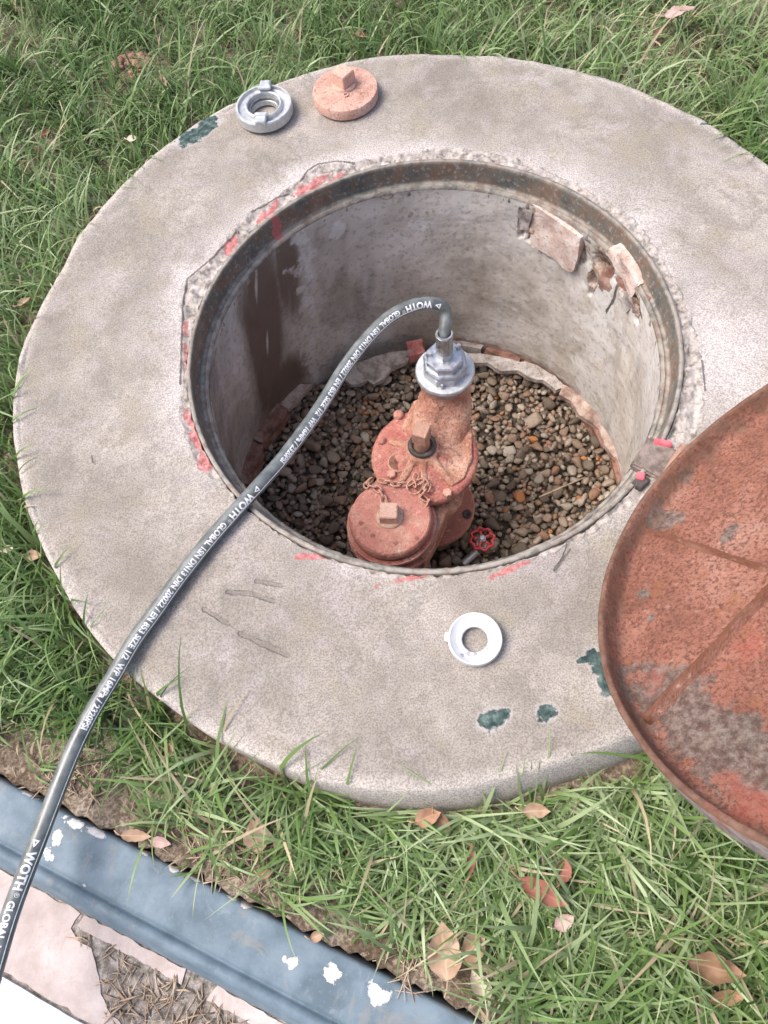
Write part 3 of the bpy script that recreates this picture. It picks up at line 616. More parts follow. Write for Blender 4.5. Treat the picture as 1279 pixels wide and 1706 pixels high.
# cover bolts
def hexbolt(px, py, z, r_, mat, name='bolt', hgt=.009, dome=False):
    x, y = at(px, py, z)[:2]; bm = bmesh.new()
    if dome: bm_lathe(bm, [(r_, z-.012), (r_, z+hgt*.3), (r_*.8, z+hgt*.8), (r_*.4, z+hgt), (0, z+hgt)], (x, y, 0), 20)
    else: bm_lathe(bm, [(r_, z-.012), (r_, z+hgt*.8), (r_*.85, z+hgt), (0, z+hgt)], (x, y, 0), 6, rot=px*.1)
    return bm_obj(name, bm, mat, hyd_o, dome)
for px, py, r_, d_ in ((664,692,.010,True),(652,792,.009,False),(770,718,.010,True),(745,823,.009,False),(636,735,.008,True),(778,770,.008,True)): hexbolt(px, py, -.248, r_, M_castred if px < 700 else M_cast, dome=d_)
x, y = at(664, 772, -.246)[:2]; bm = bmesh.new(); bm_lathe(bm, [(.021, -.262), (.0205, -.243), (.0185, -.239), (.0165, -.241), (.015, -.243), (0, -.2415)], (x, y, 0), 32); bm_obj('round_boss', bm, M_cast, hyd_o, True)
# big outlet cap
capz = -.245
bm = bmesh.new()
bm_lathe(bm, [(0, capz-.075), (.072, capz-.075), (.0825, capz-.072), (.0835, capz-.058), (.074, capz-.054), (.0735, capz-.040), (.0800, capz-.038), (.0808, capz-.026), (.0722, capz-.023), (.0712, capz-.016), (.0745, capz-.015), (.0735, capz-.006), (.0715, capz), (.069, capz+.002), (0, capz+.001)], (KX, KY, 0), 96)
for v in bm.verts:
    d = Vector((v.co.x-KX, v.co.y-KY)); a = math.atan2(d.y, d.x); f = 1+.018*fbm(np.array([cos(a)*3]), np.array([sin(a)*3]), np.array([v.co.z*30]), 1.5, 3)[0] if d.length > .05 else 1; v.co.x = KX+d.x*f; v.co.y = KY+d.y*f
cap = bm_obj('outlet_cap', bm, M_castred, hyd_o, False, label='round red cap with a square nut closing the larger outlet'); autosmooth(cap, 35)
def sq_nut(cx_, cy_, z0, q, hgt, rz, boss, mat, parent, name='square_nut', taper=.9):
    bm = bmesh.new(); bm_prism(bm, [(q*a, q*b) for a, b in ((-1, -1), (1, -1), (1, 1), (-1, 1))], z0, z0+hgt)
    for v in bm.verts:
        s_ = taper if v.co.z > z0+hgt*.5 else 1.; x, y = v.co.x*s_, v.co.y*s_; v.co.x = cx_+x*cos(rz)-y*sin(rz); v.co.y = cy_+x*sin(rz)+y*cos(rz)
    bm_obj(name, bm, mat, parent, False, .0012)
    bm = bmesh.new(); bm_lathe(bm, [(boss, z0-.004), (boss, z0+.003), (boss*.88, z0+.006), (boss*.6, z0+.005), (0, z0+.005)], (cx_, cy_, 0), 32); bm_obj('nut_boss', bm, mat, parent, True)
nx, ny = at(649, 861, capz)[:2]; M_nut = m_cast('pale_dusty_nut', (.45, .27, .2), (.58, .42, .34), (.66, .52, .44), .15)
sq_nut(nx, ny, capz+.001, .0165, .028, rad(-14), .0245, M_nut, cap)
for px, py in ((658,905),(693,897),(600,872),(620,893)):
    x, y = at(px, py, capz)[:2]; bm = bmesh.new(); bm_lathe(bm, [(.0052, capz-.001), (.005, capz+.0028), (.003, capz+.0035), (0, capz+.0035)], (x, y, 0), 12); bm_obj('rivet', bm, M_deep, cap, True)
# chain
chain = empty('chain', (KX, KY, capz)); chain.parent = hyd_o; chain.matrix_parent_inverse = Matrix.Translation(hyd_o.location).inverted()
def links(P, z):
    P = catmull([np.append(at(x, y, zz)[:2], zz) for (x, y), zz in zip(P, z)], 10)
    L = np.concatenate([[0], np.cumsum(np.linalg.norm(np.diff(P, axis=0), axis=1))]); k = 0; s_ = .006
    while s_ < L[-1]:
        p = np.array([np.interp(s_, L, P[:, i]) for i in range(3)]); p2 = np.array([np.interp(s_+.002, L, P[:, i]) for i in range(3)])
        bm = bmesh.new(); loop = [(.0088*cos(t), .0050*sin(t), 0) for t in np.linspace(0, 2*pi, 17)[:-1]]
        V_ = []; m_ = 8
        for i, q in enumerate(loop):
            qn = Vector(loop[(i+1) % 16])-Vector(loop[i-1]); qn.normalize(); nn = Vector((0, 0, 1)).cross(qn)
            V_.append([bm.verts.new(Vector(q)+.0017*(cos(t)*nn+sin(t)*Vector((0, 0, 1)))) for t in np.linspace(0, 2*pi, m_+1)[:-1]])
        for i in range(16):
            for j in range(m_): bm.faces.new((V_[i][j], V_[(i+1) % 16][j], V_[(i+1) % 16][(j+1) % m_], V_[i][(j+1) % m_]))
        o = bm_obj('chain_link', bm, M_cast, None, True); dv = Vector(p2-p)
        o.rotation_euler = (dv.to_track_quat('X', 'Z') @ Matrix.Rotation(rad(70) if k % 2 else rad(-15), 3, 'X').to_quaternion()).to_euler(); o.location = p
        o.parent = chain; o.matrix_parent_inverse = (Matrix.Translation(hyd_o.location) @ Matrix.Translation(Vector((KX, KY, capz))-hyd_o.location)).inverted()
        k += 1; s_ += .0125
links([(640,838),(636,822),(624,812),(610,808),(618,800)], [-.238,-.236,-.238,-.244,-.248])
links([(632,800),(655,806),(678,806),(692,800)], [-.238,-.236,-.236,-.235])
links([(694,790),(690,806),(706,800),(712,812),(702,826),(712,836),(704,850)], [-.234,-.233,-.233,-.234,-.236,-.242,-.25])
ring('chain_ring', np.append(at(690, 812, -.24)[:2], -.238), .013, .002, M_cast, hyd_o, 24, 8, (.3, .2, 0))
# small red hand wheel on a drain valve
M_redp = m_simple('glossy_red_paint', (.42, .03, .035), (.60, .06, .07), 90, .4, .0006, spec=.6)
WX, WY = at(803, 898, -.452)[:2]
hw = empty('hand_wheel_valve', (WX, WY, GZ), label='little bright red hand wheel valve beside the hydrant foot', cat='valve')
bm = bmesh.new(); th2 = np.linspace(0, 2*pi, 97)[:-1]; loop = [((.0225+.0022*cos(8*t))*cos(t), (.0225+.0022*cos(8*t))*sin(t), 0) for t in th2]; VV = []
for i, q in enumerate(loop):
    c_ = Vector((cos(th2[i]), sin(th2[i]), 0)); VV.append([bm.verts.new(Vector(q)+.0036*(cos(t)*c_+sin(t)*Vector((0, 0, 1)))+Vector((WX, WY, -.452))) for t in np.linspace(0, 2*pi, 9)[:-1]])
for i in range(96):
    for j in range(8): bm.faces.new((VV[i][j], VV[(i+1) % 96][j], VV[(i+1) % 96][(j+1) % 8], VV[i][(j+1) % 8]))
bm_obj('rim', bm, M_redp, hw, True)
for k in range(5):
    a = k*2*pi/5+.3; bm = bmesh.new(); bm_tube(bm, [(WX+.004*cos(a), WY+.004*sin(a), -.451), (WX+.0225*cos(a), WY+.0225*sin(a), -.452)], [.0032, .0026], 8); bm_obj('spoke', bm, M_redp, hw, True)
M_alu = m_metal('dull_aluminium', ((.42, .43, .44), (.62, .63, .65)), (.25, (.25, .23, .2)), .38, .75, 160)
bm = bmesh.new(); bm_lathe(bm, [(.0085, -.458), (.0085, -.448), (.006, -.446), (.005, -.444), (0, -.4435)], (WX, WY, 0), 6); bm_obj('hub_nut', bm, M_alu, hw, False)
bm = bmesh.new(); bm_tube(bm, [(WX, WY, -.45), (WX, WY, -.51)], .006, 12); bm_obj('valve_stem', bm, M_stem, hw, True)
bm = bmesh.new(); bm_tube(bm, [(WX-.012, WY-.012, -.482), (WX-.045, WY-.03, -.492)], .008, 12); bm_tube(bm, [(WX, WY, -.478), (WX, WY, -.51)], .012, 6); bm_obj('valve_body', bm, M_alu, hw, False)

# ================================================================== COUPLINGS
M_alu_d = m_metal('dirty_aluminium', ((.27, .26, .23), (.42, .40, .36)), (.5, (.30, .22, .12)), .55, .4, 120)
M_white = m_metal('pale_cast_aluminium', ((.44, .45, .46), (.62, .63, .64)), (.4, (.27, .26, .25)), .4, .6, 140)
cz = -.15
M_nutm = m_metal('zinc_plated_nut', ((.40, .42, .45), (.60, .62, .66)), (.25, (.22, .2, .17)), .3, .9, 140)
cp = empty('hose_coupling', (CPx, CPy, cz), label='silver hose coupling with stacked hexagon nuts on the hydrant outlet', cat='coupling')
bm = bmesh.new(); bm_lathe(bm, [(.040, cz-.024), (.0465, cz-.022), (.0475, cz-.012), (.0475, cz-.006), (.044, cz-.004)], (CPx, CPy, 0), 56); autosmooth(bm_obj('outlet_collar', bm, M_alu_d, cp, False, label='dirty yellowish lower collar'))
bm = bmesh.new(); bm_lathe(bm, [(.044, cz-.008), (.0500, cz-.008), (.0525, cz-.005), (.0530, cz), (.0510, cz+.003), (.040, cz+.0045), (.036, cz+.0045)], (CPx, CPy, 0), 64); autosmooth(bm_obj('flange', bm, M_white, cp, False))
bm = bmesh.new(); bm_lathe(bm, [(.0405, cz+.002), (.0405, cz+.0175), (.039, cz+.019), (.034, cz+.019)], (CPx, CPy, 0), 8, rot=.2); bm_obj('lower_nut', bm, M_nutm, cp, False)
bm = bmesh.new(); bm_lathe(bm, [(.0395, cz+.0185), (.0395, cz+.028), (.037, cz+.0305), (.028, cz+.031)], (CPx, CPy, 0), 8, rot=.3); bm_obj('middle_nut', bm, M_nutm, cp, False)
bm = bmesh.new(); bm_lathe(bm, [(.0335, cz+.030), (.0335, cz+.044), (.031, cz+.0465), (.016, cz+.047), (0, cz+.047)], (CPx, CPy, 0), 8, rot=.2); bm_obj('upper_nut', bm, M_nutm, cp, False)
for a in (.35, 1.6, 2.9): 
    bm = bmesh.new(); bm_box(bm, CPx+.027*cos(a), CPy+.027*sin(a), cz+.049, .010, .007, .010, a); bm_obj('lug', bm, M_white, cp, False, .001)
for a in (-1.9, -.6, .8, 2.4):
    bm = bmesh.new(); bm_box(bm, CPx+.0405*cos(a), CPy+.0405*sin(a), cz+.009, .005, .004, .013, a); bm_obj('rib', bm, M_white, cp, False, .0006)
bm = bmesh.new(); bm_lathe(bm, [(.0155, cz+.044), (.0155, cz+.058), (.0135, cz+.060), (0, cz+.060)], (CPx, CPy, 0), 6, rot=.1); bm_obj('swivel_nut', bm, M_alu, cp, False, .0006)
# spare coupling on the slab
def spare_coupling():
    c = at(441, 183, .012); x, y = c[:2]; e = empty('spare_coupling', (x, y, .002), label='loose silver ring coupling with two lugs near the slab edge', cat='coupling')
    bm = bmesh.new(); bm_lathe(bm, [(.034, .003), (.047, .003), (.0525, .006), (.053, .022), (.0515, .0245), (.0485, .0245), (.0475, .019), (.036, .0175), (.0345, .024), (.0325, .0255), (.0305, .0245), (.0285, .014), (.0245, .011), (.0235, .003)], (x, y, 0), 72, closed=True); autosmooth(bm_obj('ring_body', bm, M_white, e, False), 30)
    ring('seal', (x, y, .0155), .0275, .0028, M_gask, e, 40, 8)
    for a in (rad(78), rad(78+180)):
        bm = bmesh.new(); bm_box(bm, x+.044*cos(a), y+.044*sin(a), .0255, .022, .019, .012, a); bm_box(bm, x+.035*cos(a), y+.035*sin(a), .0305, .010, .024, .004, a); bm_obj('lug', bm, M_white, e, False, .0012)
    bm = bmesh.new(); bm_box(bm, x-.002, y, .0135, .046, .003, .006, .15); 
    return e
M_gask = m_simple('grey_rubber', (.10, .10, .10), (.2, .2, .19), 90, .6)
spare_coupling()
# spare cap on the slab
M_spare = m_cast('pale_salmon_cap', (.50, .28, .22), (.60, .36, .29), (.66, .43, .36), .12)
x, y = at(575, 152, .018)[:2]; e = empty('spare_cap', (x, y, .002), label='loose round salmon cap with a square nut on the slab', cat='hydrant cap')
bm = bmesh.new(); bm_lathe(bm, [(0, .003), (.058, .003), (.0605, .006), (.0612, .019), (.0595, .0235), (.056, .0245), (.03, .0245), (0, .0245)], (x, y, 0), 96)
for v in bm.verts:
    d = Vector((v.co.x-x, v.co.y-y)); a = math.atan2(d.y, d.x)
    if d.length > .055: f = 1+.016*fbm(np.array([cos(a)*4]), np.array([sin(a)*4]), np.array([v.co.z*40]), 1.5, 3)[0]; v.co.x = x+d.x*f; v.co.y = y+d.y*f
autosmooth(bm_obj('cap_disc', bm, M_spare, e, False), 30)
nx2, ny2 = at(573, 138, .028)[:2]; sq_nut(nx2, ny2, .0245, .0165, .028, rad(38), .0235, M_spare, e)
ring('eyelet', (at(576, 158, .026)[0], at(576, 158, .026)[1], .0262), .0042, .0013, M_spare, e, 18, 6)
# white gasket ring
n = NT('white_nylon'); c_ = n.ramp(n.noise(50, 4), [(.4, (.55, .55, .57)), (.6, (.66, .66, .67))]); c_ = n.mix(n.ss(n.noise(70, 4, .6), .62, .68, 0, .7), c_, (.18, .18, .19)); M_ny = n.fin(c_, .5, spec=.4)
x, y = at(791, 1066, .006)[:2]; e = empty('gasket_ring', (x, y, .002), label='white plastic ring with dark smudges lying on the slab', cat='ring')
bm = bmesh.new(); bm_lathe(bm, [(.017, .003), (.0335, .003), (.0355, .006), (.0355, .011), (.0348, .0145), (.0330, .0150), (.0322, .0140), (.0240, .0095), (.0185, .0100), (.0170, .0090)], (x, y, 0), 72, closed=True); autosmooth(bm_obj('ring_body', bm, M_ny, e, False), 25)
bm = bmesh.new(); bm_box(bm, x-.0345, y+.010, .009, .008, .012, .008, -.3); bm_obj('tab', bm, M_ny, e, False, .001)

# ================================================================== HOSE
HR = .0108
n = NT('black_rubber_hose'); f = n.noise(60, 4); wr_ = n.noise(500, 2); M_hose = n.fin(n.ramp(f, [(.35, (.075, .085, .082)), (.7, (.175, .19, .185))]), n.ss(f, .3, .7, .28, .42), n.bump(wr_, .35, .0004), spec=.9)
M_ferr = m_metal('steel_ferrule', ((.30, .31, .31), (.50, .52, .52)), (.15, (.2, .17, .13)), .33, .9, 130)
M_print = m_simple('white_print', (.70, .70, .70), (.85, .85, .85), 200, .6)
hp = [np.array([CPx, CPy, cz+.075]), np.array([CPx, CPy, cz+.10])]
for x_, y_, z_ in ((743,518,-.026),(732,508,-.012),(708,505,-.004),(680,512,-.002),(645,531,-.004),(603,574,-.010),(566,625,-.014),(530,684,-.016),(478,755,-.006),(442,797,.004),(408,834,.0118),(353,895,.0132),(297,965,.0135),(258,1020,.0140),(224,1066,.0145),(193,1120,.0155),(152,1188,.018),(122,1249,.019),(94,1319,.020),(66,1393,.024),(40,1460,.032),(18,1520,.042),(-6,1600,.055),(-45,1740,.08),(-90,1900,.11)): hp.append(at(x_, y_, z_))
HP = catmull(hp, 12)
Lh = np.concatenate([[0], np.cumsum(np.linalg.norm(np.diff(HP, axis=0), axis=1))]); ns = int(Lh[-1]/.005); sl_ = np.linspace(0, Lh[-1], ns); HP = np.stack([np.interp(sl_, Lh, HP[:, i]) for i in range(3)], 1)
for _ in range(6): HP[1:-1] = .25*HP[:-2]+.5*HP[1:-1]+.25*HP[2:]
hose = empty('hose', tuple(HP[0]), label='black rubber hose with white lettering running from the hydrant across the slab', cat='hose')
V, Fc = tube_verts(HP, HR, 28); me = mesh_np('tube', V, Fc); link('tube', me, M_hose, hose, True)
bm = bmesh.new(); bm_lathe(bm, [(.0118, cz+.058), (.0142, cz+.060), (.0142, cz+.106), (.0136, cz+.108), (.0112, cz+.108)], (CPx, CPy, 0), 32); autosmooth(bm_obj('ferrule', bm, M_ferr, hose, False))
ring('ferrule_lip', (CPx, CPy, cz+.105), .0136, .0016, M_ferr, hose, 32, 8)
for k in range(10):
    a = k*pi/5; bm = bmesh.new(); bm_box(bm, CPx+.0142*cos(a), CPy+.0142*sin(a), cz+.082, .0012, .0012, .036, a); bm_obj('crimp', bm, M_ferr, hose, False, .0003)
# printed lettering: text meshes wrapped round the tube
Tn = np.gradient(HP, axis=0); Tn /= np.linalg.norm(Tn, axis=1)[:, None]
Lh = np.concatenate([[0], np.cumsum(np.linalg.norm(np.diff(HP, axis=0), axis=1))])
def text_mesh(s_, size, bold=0.):
    cu = bpy.data.curves.new('t', 'FONT'); cu.body = s_; cu.size = size; cu.offset = bold; cu.resolution_u = 3; cu.fill_mode = 'FRONT'
    o = bpy.data.objects.new('t', cu); C.objects.link(o); dg = bpy.context.evaluated_depsgraph_get(); dg.update()
    me = bpy.data.meshes.new_from_object(o.evaluated_get(dg)); bpy.data.objects.remove(o); return me
def hose_s(px, py):
    best = None
    for i in range(len(HP)):
        d = HP[i]-np.array([0, 0, H]); z_ = d@fw; q = (639.5+F*(d@RT)/z_, 853-F*(d@UP)/z_); dd = (q[0]-px)**2+(q[1]-py)**2
        if best is None or dd < best[0]: best = (dd, Lh[i])
    return best[1]
def wrap(me, s0, roll_deg, name='lettering'):
    bm = bmesh.new(); bm.from_mesh(me); bmesh.ops.triangulate(bm, faces=bm.faces[:])
    ys_ = [v.co.y for v in bm.verts]; y0, y1 = min(ys_), max(ys_)
    for yy in np.linspace(y0, y1, 9)[1:-1]: bmesh.ops.bisect_plane(bm, geom=bm.verts[:]+bm.edges[:]+bm.faces[:], plane_co=(0, yy, 0), plane_no=(0, 1, 0))
    ymid = .35*.0125
    for v in bm.verts:
        s_ = s0+v.co.x; p = np.array([np.interp(s_, Lh, HP[:, i]) for i in range(3)]); t = np.array([np.interp(s_, Lh, Tn[:, i]) for i in range(3)]); t /= np.linalg.norm(t)
        up = np.array([-.0, -.25, 1.]); up = up-t*(up@t); up /= np.linalg.norm(up); sd_ = np.cross(up, t)      # to the right-hand side seen from above
        a = rad(roll_deg)-(v.co.y-ymid)/(HR+.0003)*-1
        v.co = p+(HR+.0004)*(cos(a)*up+sin(a)*sd_)
    return bm
RUNS = [((720,503), 33, 1.0), ((413,822), 26, 1.0), ((62,1425), 10, 1.0)]
for (px, py), rl, sc in RUNS:
    s0 = hose_s(px, py); x_ = 0.
    bmA = None
    for s_, size, bold, gap in (('WOTH', .0150, .0006, .0025), ('®', .008, 0, .004), ('GLOBAL 1SN DN13 DIN 20022 / EN 853 SIZE 1/2  WP 16MPa / 2320PSI', .0118, .00042, .006)):
        me = text_mesh(s_, size, bold); xs_ = [v.co.x for v in me.vertices]
        if not xs_: continue
        k_ = .92
        for v in me.vertices: v.co.x = (v.co.x-min(xs_))*k_+x_; v.co.y += (.004 if s_ == '®' else 0)
        bm = wrap(me, s0, rl); bpy.data.meshes.remove(me)
        bm_obj('lettering', bm, M_print, hose, False, fix=False)
        x_ += (max(xs_)-min(xs_))*k_+gap
    # small triangle mark before the name
    bm0 = bmesh.new(); tri = [(0, 0), (.009, .0047), (0, .0094)]; tri2 = [(.002, .003), (.0055, .0047), (.002, .0064)]
    a = [bm0.verts.new((x, y, 0)) for x, y in tri]; b_ = [bm0.verts.new((x, y, 0)) for x, y in tri2]
    for i in range(3): bm0.faces.new((a[i], a[(i+1) % 3], b_[(i+1) % 3], b_[i]))
    me = bpy.data.meshes.new('t'); bm0.to_mesh(me); bm0.free(); bm = wrap(me, s0-.013, rl); bpy.data.meshes.remove(me); bm_obj('logo_mark', bm, M_print, hose, False, fix=False)

# moulded seam line along the flank
for (sa, sb, rr_) in ((.12, Lh[-1]-.01, 62),):
    VV_ = []; q_ = np.arange(sa, sb, .004)
    for s_ in q_:
        p = np.array([np.interp(s_, Lh, HP[:, i]) for i in range(3)]); t = np.array([np.interp(s_, Lh, Tn[:, i]) for i in range(3)]); up = np.array([0, -.25, 1.]); up = up-t*(up@t); up /= np.linalg.norm(up); sd_ = np.cross(up, t)
        for da, rr2 in ((-3.5, 0), (0, .0006), (3.5, 0)):
            a = rad(rr_+da+3*sin(s_*9)); VV_.append(p+(HR+.00005+rr2)*(cos(a)*up+sin(a)*sd_))
    link('seam', mesh_np('seam', np.array(VV_), grid_faces(len(q_), 3, False)), M_print, hose, True)
# ================================================================== LID
LZ, LR = .28, .372
LC = np.array([.534, .198, LZ+.009]); LN = np.array([-.643, .792, 1.]); LN /= np.linalg.norm(LN)
LU = np.cross([0, 0, 1.], LN); LU /= np.linalg.norm(LU); LV_ = np.cross(LN, LU)       # plane axes; LN looks out of the open dish
ML = Matrix(((LU[0], LV_[0], LN[0], LC[0]), (LU[1], LV_[1], LN[1], LC[1]), (LU[2], LV_[2], LN[2], LC[2]), (0, 0, 0, 1)))
n = NT('rusted_lid'); q = n.noise(9, 5, .6); f = n.noise(210, 6, .8)
col = n.ramp(q, [(.3, (.20, .09, .06)), (.46, (.31, .135, .095)), (.56, (.38, .185, .135)), (.7, (.46, .26, .20))])
col = n.mix(n.ss(f, .46, .60, 0, .9), col, (.12, .05, .035)); col = n.mix(n.ss(n.noise(95, 4, .6), .62, .70, 0, .4), col, (.55, .32, .25))
col = n.mix(n.ss(n.noise(26, 4, .6), .58, .68, 0, .6), col, (.28, .12, .06))
gy = n.ss(n.ma('MULTIPLY_ADD', n.ma('SUBTRACT', n.noise(38, 7, .75), .5), 3.4, n.attr('grey')), -.1, .12, 1, 0)
col = n.mix(n.ma('MULTIPLY', gy, .72), col, n.ramp(n.noise(100, 5, .75), [(.38, (.055, .05, .045)), (.5, (.13, .12, .105)), (.62, (.26, .235, .21))]))
rim_dk = n.ss(n.ma('MULTIPLY_ADD', n.ma('SUBTRACT', n.noise(40, 4, .6), .5), 1.2, n.attr('rim_dark')), .4, .9, 0, .8); col = n.mix(rim_dk, col, n.ramp(n.noise(70, 4), [(.4, (.13, .075, .05)), (.6, (.21, .13, .095))]))  # inner rim darkened in the colour so it looks less lit
do = n.ss(n.ma('MULTIPLY_ADD', n.ma('SUBTRACT', n.noise(40, 4, .6), .5), .8, n.attr('outer')), .3, .7, 0, .9); col = n.mix(do, col, n.ramp(n.noise(60, 5, .7), [(.38, (.20, .165, .15)), (.62, (.38, .335, .31))]))
col = n.mix(n.ma('MULTIPLY', n.edgy('brightred', 5, 45, .8, 7), .5), col, (.38, .10, .07))
M_lid = n.fin(col, .85, n.bump(n.ma('ADD', f, n.noise(60, 5, .7)), .9, .003), spec=.25)
lid_inv = MI
def lid_child(o):
    o.parent = lid; return o
rr = np.concatenate([np.linspace(.001, LR-.016, 90), [LR-.012, LR-.0095, LR-.0085, LR-.0075, LR-.007, LR-.0055, LR-.002, LR, LR+.0005, LR, LR-.002, LR-.006, LR-.05, .001]])
zz = np.concatenate([np.full(90, -.036), [-.034, -.028, -.018, -.008, -.002, .0, .0, -.0015, -.015, -.040, -.046, -.048, -.048, -.048]])
thl = np.linspace(0, 2*pi, 420, endpoint=False); TL, ZI = np.meshgrid(thl, np.arange(len(rr))); R2 = rr[ZI]; Z2 = zz[ZI]
LXl, LYl = R2*np.cos(TL), R2*np.sin(TL)
Z2 = Z2+np.where(ZI < 90, .0035*fbm(LXl, LYl, 0, 40, 4)+.003*fbm(LXl, LYl, 0, 7, 3), 0)
R3 = R2+np.where(ZI >= 92, .0012*fbm(np.cos(TL), np.sin(TL), Z2*8, 12, 4), 0); LXl, LYl = R3*np.cos(TL), R3*np.sin(TL)
me = mesh_np('dish', np.stack([LXl, LYl, Z2], -1).reshape(-1, 3), grid_faces(len(rr), 420))
def lp(px, py, dz_=-.036):
    P = on_plane(px, py, LC+LN*dz_, LN)-LC; return np.array([P@LU, P@LV_])
def lblob(lst):
    d = np.full(LXl.shape, 9.)
    for px, py, a, b, ang in lst:
        c_ = lp(px, py); ca, sa = cos(rad(ang)), sin(rad(ang)); u = (LXl-c_[0])*ca+(LYl-c_[1])*sa; v = -(LXl-c_[0])*sa+(LYl-c_[1])*ca; d = np.minimum(d, np.sqrt((u/a)**2+(v/b)**2)-1)
    return np.clip(d, -1.5, 6)
# direction of the grey smear in lid axes
g0, g1 = lp(1095, 1170), lp(1260, 1270); ga = math.degrees(math.atan2(g1[1]-g0[1], g1[0]-g0[0]))
grey = lblob([(1180,1220,.125,.036,ga),(1120,1150,.05,.03,ga),(1225,1250,.06,.04,ga),(1100,865,.022,.028,0),(1140,795,.02,.014,0),(1215,890,.016,.008,0),(1072,990,.007,.009,0),(1085,1030,.006,.005,0)])
grey = np.where(ZI > 92, 4, grey)
rim_dark = np.clip((R2-(LR-.035))/.03, -.4, 1)*.75; rim_dark = np.where(ZI > 95, 1.4, rim_dark)
bred = lblob([(1255,1330,.03,.012,ga),(1240,1350,.02,.01,0),(1245,1080,.02,.012,0),(1095,1130,.015,.01,0)])
for nm, v in (('grey', grey), ('rim_dark', rim_dark), ('outer', np.where(ZI > 97, 1., 0.)), ('brightred', bred)): fattr(me, nm, v.ravel())
me.transform(ML); lid = link('lid', me, M_lid, manhole, True, label='rusty red ribbed underside of the hinged lid')
# cast ribs
M_rib = m_cast('rusty_rib', (.22, .10, .07), (.34, .17, .12), (.46, .28, .22), .2)
hubp = lp(1312, 964)
ra, rb = lp(1060, 881), lp(1080, 1207)
rl = [(ra, .009), (rb, .0105)]
angs = [math.atan2(*(q-hubp)[::-1]) for q in (ra, rb)]
for a in (angs[0]-rad(62), angs[0]-rad(124), angs[1]+rad(62), angs[1]+rad(124)):      # further ribs, mostly outside the frame
    d = np.array([cos(a), sin(a)]); bq = hubp@d; t = -bq+math.sqrt(max(0, bq*bq-hubp@hubp+(LR-.01)**2)); e_ = hubp+d*t
    w_ = ML @ Vector((*e_, -.036)); rl.append((e_, .0095))
def rib(a, b, wd, hh, k):
    N_ = 26; P_ = [a+(b-a)*t for t in np.linspace(0, 1, N_)]; d = (b-a)/np.linalg.norm(b-a); nn = np.array([-d[1], d[0]]); bm = bmesh.new(); rows = []
    for i, p in enumerate(P_):
        wob = .0030*fbm(np.array([i*.35+k*9]), np.array([0.]), 0, 1, 3)[0]; w2 = wd*(1+.35*fbm(np.array([i*.5+k*5]), np.array([4.]), 0, 1, 3)[0]); h2 = hh*(1+.3*fbm(np.array([i*.5+k*5]), np.array([9.]), 0, 1, 3)[0])
        rows.append([bm.verts.new((*(p+nn*(w2*c_+wob)), z_)) for c_, z_ in ((-.8, -.040), (-.62, -.036+h2*.55), (-.25, -.036+h2*.95), (.25, -.036+h2), (.62, -.036+h2*.55), (.8, -.040))])
    for r1, r2 in zip(rows, rows[1:]):
        for j in range(5): bm.faces.new((r1[j], r1[j+1], r2[j+1], r2[j]))
    bm.faces.new(rows[0][::-1]); bm.faces.new(rows[-1]); bmesh.ops.recalc_face_normals(bm, faces=bm.faces); bm.transform(ML); return bm
for k, (e_, wd) in enumerate(rl): lid_child(bm_obj('rib', rib(hubp, e_, wd*(.42 if k == 1 else .38), .016 if k == 1 else .012, k), M_rib, None, True))
# hinge strap between frame and lid
A_ = at(1078, 742, -.012); HS_M = m_simple('hinge_iron', (.13, .10, .085), (.27, .215, .185), 70, .85, .003)
hc = np.append(at(1098, 768, 0)[:2], 0); hd = np.array([CX, CY])-hc[:2]; hd /= np.linalg.norm(hd); ha = math.atan2(hd[1], hd[0])
bm = bmesh.new(); bm_box(bm, hc[0], hc[1], -.004, .062, .056, .016, ha); bm_obj('hinge_strap', bm, HS_M, lid, False, .003)
bm = bmesh.new(); P0 = np.array([hc[0]-hd[0]*.02, hc[1]-hd[1]*.02, .004]); bm_tube(bm, [P0-np.array([-hd[1], hd[0], 0])*.036, P0+np.array([-hd[1], hd[0], 0])*.036], .008, 14); bm_obj('hinge_pin', bm, M_stem, lid, True)
M_pinkp = m_simple('pink_red_paint', (.60, .07, .09), (.75, .16, .19), 60, .6)
for px, py, w_, h_ in ((1104,738,.024,.010), (1067,793,.011,.012)):
    p = at(px, py, .004); bm = bmesh.new(); bm_box(bm, p[0], p[1], .0035, w_, h_, .006, rad(-25)); bm_obj('painted_stop', bm, M_pinkp, frame, False, .0012, label='pink red painted hinge stop')
p = at(1066, 803, .0); bm = bmesh.new(); bm_box(bm, p[0], p[1], -.001, .024, .018, .008, .6); bm_obj('hinge_pocket_shade', bm, M_black, frame, False, .001)  # solid black block in place of the shade in the hinge recess
# ================================================================== KERB, PAVEMENT
n = NT('chipped_blue_paint'); f = n.noise(20, 5, .6, n.stretch(1, 1, 1)); g_ = n.noise(130, 4, .7)
col = n.ramp(f, [(.35, (.075, .115, .145)), (.5, (.115, .165, .205)), (.68, (.165, .22, .265))]); col = n.mix(n.ss(g_, .56, .66, 0, .35), col, (.10, .15, .19)); col = n.mix(n.ss(n.noise(30, 6, .75, dist=1), .55, .68, 0, .35), col, (.24, .28, .31)); col = n.mix(n.ss(n.noise(9, 6, .7, dist=2), .54, .62, 0, .45), col, (.22, .205, .18)); col = n.mix(n.ss(n.noise(260, 4, .8), .60, .68, 0, .5), col, (.25, .25, .24))
ch = n.edgy('chip', 2.6, 75, .08, 7); col = n.mix(ch, col, n.ramp(n.noise(120, 3), [(.4, (.46, .44, .43)), (.6, (.62, .60, .59))]))
M_kerb = n.fin(col, .62, n.bump(n.ma('SUBTRACT', n.ma('MULTIPLY', g_, .5), ch), .5, .0012), spec=.45)
